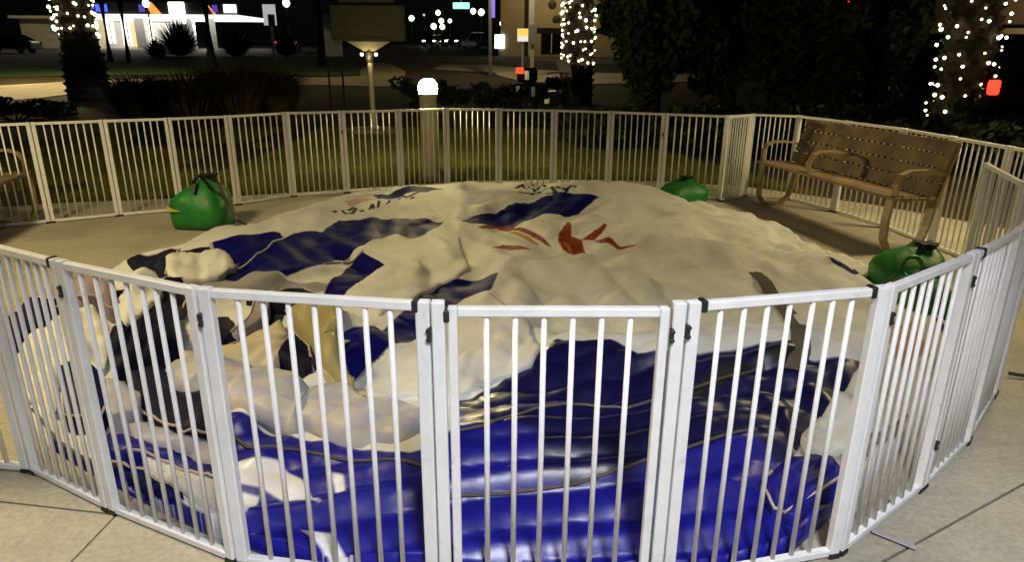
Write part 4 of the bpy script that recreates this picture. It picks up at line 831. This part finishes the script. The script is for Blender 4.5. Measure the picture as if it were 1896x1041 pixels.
bulb_mes = []
for st in (3, 6, 11):
    bulb_mes.append(MB().lathe([(0.006,-0.024),(0.022,-0.010),(0.026,0.004),(0.018,0.020),(0.005,0.026)], 8).mesh('bulb', glow('string_bulb_glow_%d' % st, (1, 0.84, 0.48), st, False), True))
def lights(px, Y, r, z0, z1, n, label, seed, size):
    rs = random.Random(seed); x = tx(px, Y)
    t = thing('light_string', label, 'string lights', (x,Y,tz(Y)), 0, 'warm light strings wrapped round palm trunks')
    turns = (z1-z0)/0.28; pts = [(r*1.10*math.cos(q*6.283*turns), r*1.10*math.sin(q*6.283*turns), z0+(z1-z0)*q) for q in np.linspace(0,1,int(turns*16))]
    obj('wire', MB().tube(pts, 0.006, 4), WIRE, t)
    for k in range(n):
        q = (k+rs.random()*0.8)/n; a = q*6.283*turns+rs.uniform(-0.2,0.2); z = z0+(z1-z0)*q+rs.uniform(-0.09,0.09); rr = r*1.12+0.05*rs.random()
        o = link('bulb', rs.choice(bulb_mes), t, (rr*math.cos(a), rr*math.sin(a), z)); s = size*rs.uniform(0.6,1.25); o.scale = (s,s,s)
palm(170, 20.6, 0.46, 'palm trunk wrapped in warm lights at left in front of the gas station', 1.22)
lights(168, 20.6, 0.46, 1.75, 4.2, 150, 'warm string lights spiralling up the left palm trunk', 1, 1.6)
palm(1067, 20.4, 0.40, 'palm trunk wrapped in lights beside the motorcycle', 1.1)
lights(1066, 20.4, 0.40, 0.9, 4.2, 190, 'string lights spiralling up the middle palm beside the beige building', 2, 1.35)
palm(1772, 14.0, 0.44, 'palm trunk wrapped in lights in front of the parked vehicles at right', 1.0)
lights(1772, 14.0, 0.47, 0.32, 3.4, 105, 'warm string lights spiralling up the right palm trunk', 3, 1.2)

# ------------------------------------------------------------------ marker sign
def marker():
    x = tx(690,14.2); t = thing('historical_marker', 'dark two part historical marker plaque on a lit cream post', 'marker sign', (x,14.2,tz(14.2)))
    obj('footing', MB().lathe([(0.60,0.0),(0.60,0.05),(0.56,0.06)], 28), CONC2, t, True)
    obj('post', MB().lathe([(0.055,0.05),(0.055,1.36)], 18), POSTP, t, True)
    obj('post_cap', MB().lathe([(0.075,1.36),(0.09,1.42),(0.075,1.56)], 18), DARKP, t, True)
    mb = MB(); mb.add([(-0.10,-0.05,1.56),(0.10,-0.05,1.56),(0.42,-0.05,1.74),(-0.42,-0.05,1.74),(-0.10,0.05,1.56),(0.10,0.05,1.56),(0.42,0.05,1.74),(-0.42,0.05,1.74)], [(0,1,2,3),(7,6,5,4),(0,4,5,1),(1,5,6,2),(2,6,7,3),(3,7,4,0)])
    obj('bracket', mb, POSTP, t)
    obj('plaque', MB().box((0,0,2.08),(1.46,0.06,0.66), bev=0.02), BRONZE, t)
    fr = MB()
    for c, d in (((0,-0.042,2.385),(1.42,0.022,0.03)),((0,-0.042,1.77),(1.42,0.022,0.03)),((-0.695,-0.042,2.078),(0.03,0.022,0.582)),((0.695,-0.042,2.078),(0.03,0.022,0.582))): fr.box(c,d)
    obj('plaque_border', fr, BRONZE, t)
    obj('crest_plaque', MB().prism([(-0.52,0),(0.52,0),(0.56,0.10),(0.40,0.30),(0.20,0.42),(-0.20,0.42),(-0.40,0.30),(-0.56,0.10)], -0.03, 0.03), BRONZE, t, loc=(0,0,2.46), rot=(R(90),0,0))
    for sx in (-0.14, 0.14):
        obj('spot_lamp', MB().lathe([(0.028,0),(0.034,0.05),(0.02,0.06)], 12, (sx,-0.07,1.47)), glow('marker_lamp_glow', (1,0.85,0.5), 2.5), t, True)
    lamp('lamp', t, (0.0,-0.16,1.44), 2.2, (1,0.8,0.4), 0.03)
marker()
PANEL = mat('pale_panel', (0.42,0.43,0.47), 0.5)
pp = thing('upright_panel', 'pale upright panel partly hidden behind the left of the marker plaque', 'notice stand', (tx(626,17.5),17.5,tz(17.5)))  # unidentified pale upright shape, built as a board on legs
obj('board', MB().box((0,0,1.83),(0.42,0.05,0.98), bev=0.01), PANEL, pp)
for sx in (-0.17,0.17): obj('leg', MB().box((sx,0,0.67),(0.04,0.04,1.34)), DARKP, pp)

# ------------------------------------------------------------------ gas station and the far street
def gas_station():
    Y = 72; z = tz(Y); c = at(278,98,Y); W = lambda px: (px-278)*Y/1260*1.005
    t = thing('gas_station', 'long beige gas station with a brightly lit front, blue and orange roof band', 'gas station', (c.x,Y,z), R(0))
    T = at(278,36,Y).z-z
    wl = obj('wall', MB().box(((W(72)+W(196))/2,2,T/2),(W(196)-W(72),6,T)), BEIGE, t)
    obj('vent', MB().box((W(130),-1.03,1.9),(0.9,0.06,1.1)), GREYP, wl)
    obj('shop_wall', MB().box(((W(196)+W(312))/2,3,T/2-0.1),(W(312)-W(196),4,T-0.2)), SIGNW, t)
    LIT = glow('lit_window_glow', (1,0.93,0.78), 1.4); 
    for a, b, z0, z1 in ((200,212,0.5,2.9),(226,246,0.3,3.2),(256,262,0.3,2.6),(266,280,0.2,3.4)):
        wd = obj('window', MB().box(((W(a)+W(b))/2,0.98,(z0+z1)/2),(W(b)-W(a),0.05,z1-z0)), LIT, t)
        obj('frame', MB().box(((W(a)+W(b))/2,0.93,z1+0.06),(W(b)-W(a)+0.2,0.08,0.1)).box(((W(a)+W(b))/2,0.93,(z0+z1)/2),(0.07,0.04,z1-z0)), DARKP, wd)
    obj('door', MB().box((W(250),0.96,1.4),(0.9,0.06,2.4)), glow('shop_door_glow', (1,0.6,0.25), 0.7), t)
    obj('soffit', MB().box(((W(196)+W(478))/2,-1.5,T+0.10),(W(478)-W(196),9,0.25)), glow('canopy_light_glow', (1,0.95,0.82), 1.1), t)
    obj('roof', MB().box(((W(68)+W(196))/2-0.1,1.7,T+0.1),(W(196)-W(68),7.4,0.24)), POSTP, t)
    fz = T+0.75; BL = glow('blue_band_glow', (0.04,0.07,1.0), 2.2); ORG = glow('orange_band_glow', (1,0.25,0.05), 1.3); DK = glow('violet_band_glow', (0.12,0.06,0.5), 0.7)
    f = obj('fascia', MB().box(((W(190)+W(478))/2,-5.6,fz),(W(478)-W(190),0.3,1.0)), DARKP, t)
    for a, b, m in ((196,212,BL),(221,251,BL),(254,272,BL),(322,331,DK),(438,446,DK)): obj('blue_band', MB().box(((W(a)+W(b))/2,-5.79,fz),(W(b)-W(a),0.05,0.62)), m, f)
    for a, b in ((332,352),(430,438)):
        mb = MB(); mb.add([(W(a),-5.8,fz+0.5),(W(b)-0.5,-5.8,fz+0.5),(W(b)+0.3,-5.8,fz-0.5),(W(a)+0.5,-5.8,fz-0.5)], [(0,3,2,1)]); obj('orange_band', mb, ORG, f)
    obj('sign_board', MB().box((W(466),-5.82,fz),(W(476)-W(456),0.08,0.7)), glow('sign_board_glow', (0.9,0.92,1), 1.6), f)
    for px, w_ in ((300,0.9),(383,0.55),(416,0.6)):
        obj('column', MB().box((W(px),-3.5,T/2),(w_,0.5,T-0.05)), SIGNW, t)
    obj('price_sign', MB().box((W(383),-5.95,T+0.35),(1.5,0.2,1.9), bev=0.25), glow('price_sign_glow', (1,0.97,0.9), 1.4), t)
    for px in (305, 400): lamp('lamp', t, (W(px),-2.5,T-0.5), 260, (1,0.93,0.8), 0.3)
    lamp('lamp', t, (W(130),-9,6.0), 420, (1,0.85,0.6), 0.3)
gas_station()
for px, lb in ((288,'traffic signal with a cyan lamp in front of the gas station'),):
    t = thing('traffic_signal', lb, 'traffic signal', (at(280,60,60).x,60,tz(60)))
    obj('pole', MB().tube([(0,0,0),(0,0,3.6)], 0.06, 8), DARKP, t); obj('housing', MB().box((0,0,4.1),(0.36,0.25,1.0), bev=0.05), DARKP, t)
    obj('lamp_lens', MB().lathe([(0.30,0),(0.22,0.1),(0.05,0.13)], 14), glow('cyan_signal_glow', (0.15,0.9,1), 9, False), t, loc=(0,-0.14,3.85), rot=(R(90),0,0))
def dark_pole(px, Y, r, h, label, name='bare_trunk', cat='trunk'):
    x = tx(px,Y); t = thing(name, label, cat, (x,Y,tz(Y)), 0, 'dark slim trunks along the street')
    obj('trunk', MB().tube([(0,0,-0.1),(0.03,0,h*0.5),(0,0,h)], r, 10, scales=[1.2,1,0.9]), DARKBARK, t, True)
    leaves('crown', LEAF, t, 500, (1.6,1.6,0.9), 0.35, px, (0,0,h), 0.2, 14)
for px, Y, r, h, lb in ((220,44,0.16,7,'slim dark trunk left of the gas station windows'),(253,44,0.15,7,'slim dark trunk crossing the gas station windows'),(403,36,0.26,8,'slim dark trunk in front of the right end of the gas station'),(603,40,0.24,9,'slim dark trunk left of the marker plaque')): dark_pole(px, Y, r, h, lb)
for px, Y, r, h, sd_, lb in ((348,54,2.9,2.6,71,'big spiky bush in front of the gas station canopy'),(306,50,1.3,1.3,72,'small spiky bush below the gas station windows'),(450,54,2.2,2.2,73,'spiky bush right of the gas station'),(540,56,1.8,2.0,74,'spiky bush behind the white road sign')):
    rs = np.random.RandomState(sd_); mb = MB()
    for k in range(900):
        a = rs.rand()*6.283; e = rs.rand()*1.45; Lh = h*(0.6+0.5*rs.rand()); d = np.array([math.cos(a)*math.cos(e)*r/h, math.sin(a)*math.cos(e)*r/h, math.sin(e)+0.15])*Lh; s = np.array([-math.sin(a), math.cos(a), 0])*0.05
        mb.add([-s, s, d*0.5+s*0.9, d*0.5-s*0.9, d+np.array([0,0,-0.2])], [(0,1,2,3),(3,2,4)])
    tag(obj('spiky_bush', mb, LEAF2, None, loc=(tx(px,Y),Y,tz(Y))), lb, 'bush', 'spiky bushes by the gas station')
def post_sign(name, label, px, Y, ytop, ybot, wpx, m, cat, name2='face', extra=None, pole=None):
    c = at(px,(ytop+ybot)/2,Y); z = tz(Y); k = Y/1260; t = thing(name, label, cat, (c.x,Y,z))
    zc = c.z-z; hh = (ybot-ytop)*k; pw = (pole or 4)*k
    obj('pole', MB().box((0,0.06+pw/2,(zc+hh/2)/2-0.05),(pw,pw,zc+hh/2)), POSTP if pole else GREYP, t)
    obj(name2, MB().box((0,0,zc),(wpx*k,0.06,hh), bev=0.01), m, t)
    if extra: extra(t, k, zc, hh)
    return t
def speed(t, k, zc, hh):
    obj('panel', MB().box((3*k,-0.05,zc-hh*0.28),(12*k,0.03,hh*0.62), bev=0.01), GREYP, t)
    obj('symbol', MB().box((3*k,-0.075,zc-hh*0.2),(6*k,0.015,hh*0.22)), BLACKP, t)
post_sign('road_sign', 'white road sign with a small darker panel on a tall pale pole', 499, 44, 10, 44, 22, glow('road_sign_painted_glow', (0.9,0.9,0.95), 0.35), 'road sign', extra=speed)  # unlit sign: its face glows faintly in place of light falling on it
def yel(t, k, zc, hh): obj('yellow_half', MB().box((0,-0.045,zc+hh*0.22),(18*k,0.03,hh*0.5)), glow('yellow_sign_glow', (1,0.62,0.08), 0.75), t)
post_sign('bus_stop_sign', 'small lit sign, yellow above white, on a thin post', 968, 34, 54, 75, 19, glow('white_sign_glow', (0.95,0.9,0.8), 0.6), 'sign', extra=yel)
post_sign('grey_sign', 'plain grey lilac sign on a wide pale post beside the yellow sign', 986, 33.5, 47, 79, 15, GREYP, 'sign', pole=7)
post_sign('lit_box_sign', 'small square sign glowing white near the foot of the tall banner pole', 925, 58, 65, 88, 17, glow('box_sign_glow', (0.85,0.95,1), 2.2), 'sign')
b = thing('banner_pole', 'tall pole with a violet lit banner beside the far street', 'pole', (tx(908,33),33,tz(33)))
obj('pole', MB().tube([(0,0,0),(0,0,6)], 0.085, 10), GREYP, b, True); obj('banner', MB().box((0.14,-0.02,at(908,10,33).z-tz(33)+0.25),(0.16,0.04,1.5)), glow('violet_banner_glow', (0.22,0.18,0.75), 0.8), b)
obj('added_lamp_arm', MB().tube([(0,0,5.9),(0.2,-1.0,6.1)], 0.04, 6), GREYP, b, True); obj('lamp_head', MB().box((0.24,-1.3,6.1),(0.25,0.6,0.1), bev=0.03), GREYP, b); lamp('lamp', b, (0.24,-1.3,5.95), 500, WARM, 0.1, 150)  # arm, head and spot added above the view to brighten the far path
obj('mast_arm', MB().tube([(0,0,4.0),(-1.0,0,4.25),(-3.4,0,4.3)], 0.05, 8), GREYP, b, True)
sgn = thing('street_name_sign', 'glowing green street name sign hanging from a mast arm at the top', 'street sign', (tx(857,33),32.95,at(857,10,33).z))
obj('panel', MB().box((0,0,0),(0.74,0.06,0.26), bev=0.02), glow('green_sign_glow', (0.25,0.95,0.55), 1.6), sgn); obj('hanger', MB().box((0,0,0.42),(0.04,0.03,0.58)), GREYP, sgn)
def beige_building():
    Y = 58; t = thing('beige_building', 'beige two storey building with pale columns behind the middle palm', 'building', (tx(1010,Y),Y,tz(Y))); k = Y/1260
    X = lambda px: (px-1010)*k; Z = lambda py: at(1010,py,Y).z-tz(Y)
    BW = mat('warm_lit_stucco', (0.45,0.37,0.20), 0.8, 0, 0.12, 1)
    obj('wall', MB().box((X(1100)-1.0,3,4.0),(X(1240)-X(985)+2,5.8,8.0)), BW, t)
    obj('ledge', MB().box((X(1045),-0.12,Z(47)),(X(1110)-X(990),0.4,0.35)), BW, t)
    for px in (982,1043): obj('column', MB().box((X(px),-0.45,4.0),(0.42,0.42,8.0)), SIGNW, t)
    for a, b_ in ((1000,1036),): 
        wd = obj('window', MB().box(((X(a)+X(b_))/2,0.06,Z(80)),(X(b_)-X(a),0.08,1.5)), GLASS, t); obj('frame', MB().box(((X(a)+X(b_))/2,0.0,Z(80)),(0.07,0.05,1.5)), SIGNW, wd)
    for px, py in ((1018,8),(1026,36)): obj('wall_ornament', MB().lathe([(0.35,0),(0.3,0.06),(0.1,0.1)], 12), DARKP, t, loc=(X(px),0.09,Z(py)), rot=(R(90),0,0))
    lamp('lamp', t, (X(1015),-4.5,6.5), 420, (1,0.8,0.45), 0.2)
beige_building()
hb = thing('storefront', 'dim brown storefront with horizontal bands behind the right palm', 'building', (tx(1830,30),30,tz(30)))
obj('wall', MB().box((2,2,2.6),(13,3.8,5.4)), BROWNW, hb); obj('awning', MB().box((2,-0.35,at(1830,58,30).z-tz(30)),(13.2,0.9,0.22)), BEIGE, hb); obj('window', MB().box((1.6,0.06,1.6),(7,0.08,1.5)), GLASS, hb)
obj('sill', MB().box((1.6,-0.03,0.75),(7.4,0.2,0.12)), BEIGE, hb)
lamp('lamp', hb, (1,-2.4,3.3), 60, (1,0.75,0.4), 0.15)
# red letters of a far sign above the trees
rsn = thing('red_neon_sign', 'row of three red lamps at the top edge above the dark trees', 'sign', (tx(1538,38),38,at(1538,-2,38).z))
for dx in (-0.95,-0.05,0.80): obj('red_lamp', MB().box((dx,0,0),(0.42,0.08,0.24), bev=0.05), TAIL, rsn)
obj('mount', MB().box((0,0.1,0),(2.6,0.08,0.5)), DARKP, rsn); obj('post', MB().box((0,0.2,-2.4),(0.12,0.1,5.0)), DARKP, rsn)

# far street lights: a globe on a pole each
for k, (px, py, Y, s) in enumerate(((530,5,60,0.30),(762,33,92,0.34),(811,23,100,0.34),(817,38,98,0.34),(803,48,96,0.38),(819,49,95,0.34),(833,38,104,0.28),(876,20,90,0.34),(891,22,92,0.40),(929,43,88,0.26),(949,35,96,0.2),(785,27,104,0.16))):
    p = at(px,py,Y); z = tz(Y)
    lb = 'globe street light on a dark pole, '+['highest and leftmost, above the white road sign','just right of the marker plaque','topmost of the middle cluster','second down of the middle cluster','lowest left of the middle cluster','lowest right of the middle cluster','right of the middle cluster','left of the pair beside the green street sign','right of the pair beside the green street sign','right of the banner pole','furthest right beside the banner pole','smallest and dimmest above the middle cluster'][k]
    t = thing('globe_street_light', lb, 'street light', (p.x,Y,z), 0, 'globe lights down the far street')
    obj('pole', MB().tube([(0,0,0),(0,0,p.z-z-s)], 0.06, 6), DARKP, t); obj('globe', MB().lathe([(s*0.3,-s),(s*0.8,-s*0.6),(s,0),(s*0.8,s*0.6),(s*0.2,s)], 12), glow('globe_glow_%d' % k, (1,0.93,0.72), 4.5 if k != 11 else 0.6, False), t, True, loc=(0,0,p.z-z))

# ------------------------------------------------------------------ vehicles
def car(loc, rz, label, paint, head=False, tail=False, tall=False, cat='car', L=4.4, Wd=1.8, dim=False):
    t = thing('parked_car', label, cat, loc, rz, 'cars about the street'); h = 1.75 if tall else 1.42
    # side outline from nose to tail with the width at each height
    low = [(-L/2,0.35),(-L/2,0.62),(-L/2+0.15,0.78),(-L*0.20,0.92),(L*0.40,0.98),(L/2-0.06,0.92),(L/2,0.60),(L/2-0.03,0.32)]
    mb = MB(); n = len(low)
    for sx, kx in ((-1,0.94),(-1,1.0),(1,1.0),(1,0.94)): pass
    rows = [(-0.5*Wd,0.96),(-0.47*Wd,1.0),(0.47*Wd,1.0),(0.5*Wd,0.96)]
    vs = [(x*kk, y, 0.32+(z-0.32)*(1 if kk == 1.0 else 0.93)) for y, kk in rows for x, z in low]
    fs = [(r_*n+i, r_*n+(i+1)%n, (r_+1)*n+(i+1)%n, (r_+1)*n+i) for r_ in range(3) for i in range(n)]+[tuple(range(n))[::-1], tuple(range(3*n,4*n))]
    mb.add(vs, fs); obj('body', mb, paint, t, True)
    roof = [(-L*0.20,0.93),(-L*0.06,h-0.06),(L*0.05,h),(L*(0.36 if tall else 0.22),h-0.03),(L*(0.46 if tall else 0.40),0.97)]
    n = len(roof); mb = MB(); vs = [(x, sgn*Wd*(0.46 if z < 1.1 else 0.38), z) for sgn in (-1,1) for x, z in roof]
    mb.add(vs, [tuple(range(n))[::-1], tuple(range(n,2*n))]+[(i,i+1,n+i+1,n+i) for i in range(n-1)]); g = obj('glasshouse', mb, GLASS, t)
    mb = MB(); vs = [(x, sgn*Wd*0.385, z+0.012) for sgn in (-1,1) for x, z in roof[1:4]]; mb.add(vs, [(0,1,4,3),(1,2,5,4)]); 
    mb.add([(x, y, z-0.03) for x, y, z in vs], [(0,3,4,1),(1,4,5,2)]); obj('roof_panel', mb, paint, t)
    for sgn in (-1,1):
        for i in (0,3):
            (xa,za),(xb,zb) = roof[i], roof[i+1]; wa, wb = (0.462 if za < 1.1 else 0.382)*Wd, (0.462 if zb < 1.1 else 0.382)*Wd
            obj('pillar', MB().tube([(xa,sgn*wa,za),(xb,sgn*wb,zb)], 0.035, 6), paint, t)
        obj('pillar', MB().tube([(L*0.10,sgn*0.462*Wd,0.95),(L*0.09,sgn*0.382*Wd,h)], 0.035, 6), paint, t)
    for x in (-L*0.31, L*0.30):
        for sgn in (-1,1):
            wl = obj('wheel', MB().lathe([(0.22,-0.11),(0.31,-0.11),(0.33,-0.06),(0.33,0.06),(0.31,0.11),(0.22,0.11)], 20), RUBBER, t, True, loc=(x,sgn*Wd*0.44,0.33), rot=(R(90),0,0))
            obj('rim', MB().lathe([(0.21,-0.115),(0.05,-0.09),(0.05,0.09),(0.21,0.115)], 12), STEEL, wl)
    for sgn in (-1,1):
        obj('headlight', MB().box((-L/2+0.05,sgn*Wd*0.36,0.68),(0.10,0.34,0.15), bev=0.03), HEAD if head else SIGNW, t)
        obj('tail_light', MB().box((L/2-0.05,sgn*Wd*0.40,0.80 if not tall else 0.95),(0.10,0.22,0.18 if not tall else 0.27), bev=0.03), TAIL if tail else GLASS, t)
        obj('mirror', MB().box((-L*0.15,sgn*Wd*0.53,0.98),(0.12,0.18,0.12), bev=0.03), paint, t)
    return t
def cp(px, Y): return (tx(px,Y), Y, tz(Y))
car(cp(1700,19.5), R(25), 'dim silver car parked left of the right light-wrapped palm', CARS)
car((at(1843,162,13.25).x+0.72,15.6,tz(15.6)), R(-90), 'dark red vehicle with a glowing red tail lamp at the right edge', CARR, tail=True, tall=True, L=4.7)
car(cp(1094,80), R(-90), 'distant dark car with two red tail lamps right of the middle palm', CARP, tail=True)
car(cp(808,88), R(78), 'distant car with bright headlamps below the light cluster', CARP, head=True)
car(cp(846,90), R(80), 'distant car with headlamps right of the light cluster', CARP, head=True)
car(cp(885,80), R(70), 'distant white van near the banner pole', CARW, tall=True, cat='van', L=4.9)
car(cp(40,58), R(5), 'dark car parked left of the gas station', CARP)
car(cp(545,66), R(-80), 'distant dark car with a red tail lamp right of the road sign', CARP, tail=True)
def motorcycle(loc, rz, label):
    t = thing('motorcycle', label, 'motorcycle', loc, rz)
    for x in (-0.72, 0.72):
        wl = obj('wheel', MB().tube([(0.27*math.cos(a),0.27*math.sin(a),0) for a in np.linspace(0,6.283,25)[:-1]], 0.065, 8, True), RUBBER, t, True, loc=(x,0,0.33), rot=(R(90),0,0))
        obj('rim', MB().lathe([(0.21,-0.03),(0.05,-0.05),(0.05,0.05),(0.21,0.03)], 14), STEEL, wl)
    obj('engine', MB().box((0,0,0.42),(0.55,0.36,0.36), bev=0.08), STEEL, t)
    obj('tank', MB().lathe([(0.02,-0.32),(0.13,-0.22),(0.17,0.0),(0.13,0.22),(0.03,0.30)], 14), CARP, t, True, loc=(-0.15,0,0.78), rot=(0,R(82),0))
    obj('seat', MB().box((0.36,0,0.76),(0.72,0.30,0.12), bev=0.05), BLACKP, t)
    obj('fork', MB().tube([(-0.72,0.09,0.33),(-0.42,0.09,0.98)], 0.025, 8).tube([(-0.72,-0.09,0.33),(-0.42,-0.09,0.98)], 0.025, 8), STEEL, t)
    obj('handlebar', MB().tube([(-0.25,-0.42,1.0),(-0.40,-0.2,1.02),(-0.42,0,1.0),(-0.40,0.2,1.02),(-0.25,0.42,1.0)], 0.016, 6), STEEL, t)
    obj('windscreen', MB().sweep([(-0.52,0,0.92),(-0.46,0,1.12),(-0.34,0,1.30)], [(-0.22,-0.004),(0.22,-0.004),(0.16,0.004),(-0.16,0.004)], upv=Vector((-1,0,0))), SIGNW, t)
    for s in (-1,1): obj('saddlebag', MB().box((0.62,s*0.27,0.62),(0.52,0.20,0.34), bev=0.06), CARP, t)
    obj('fender', MB().sweep([(0.72+0.38*math.cos(a),0,0.33+0.38*math.sin(a)) for a in np.linspace(0.1,2.6,9)], [(-0.09,-0.006),(0.09,-0.006),(0.09,0.006),(-0.09,0.006)], upv=Vector((0,0,1))), CARP, t)
    obj('top_box', MB().box((0.74,0,0.98),(0.40,0.42,0.34), bev=0.07), CARP, t); obj('tail_light', MB().box((0.97,0,1.08),(0.08,0.22,0.13), bev=0.02), TAIL, t); obj('headlight', MB().lathe([(0.10,-0.08),(0.09,0.06),(0.03,0.09)], 14), STEEL, t, True, loc=(-0.60,0,0.92), rot=(0,R(-90),0))
motorcycle(cp(1018,17.0), R(-140), 'dark parked motorcycle with a red tail lamp left of the middle palm')
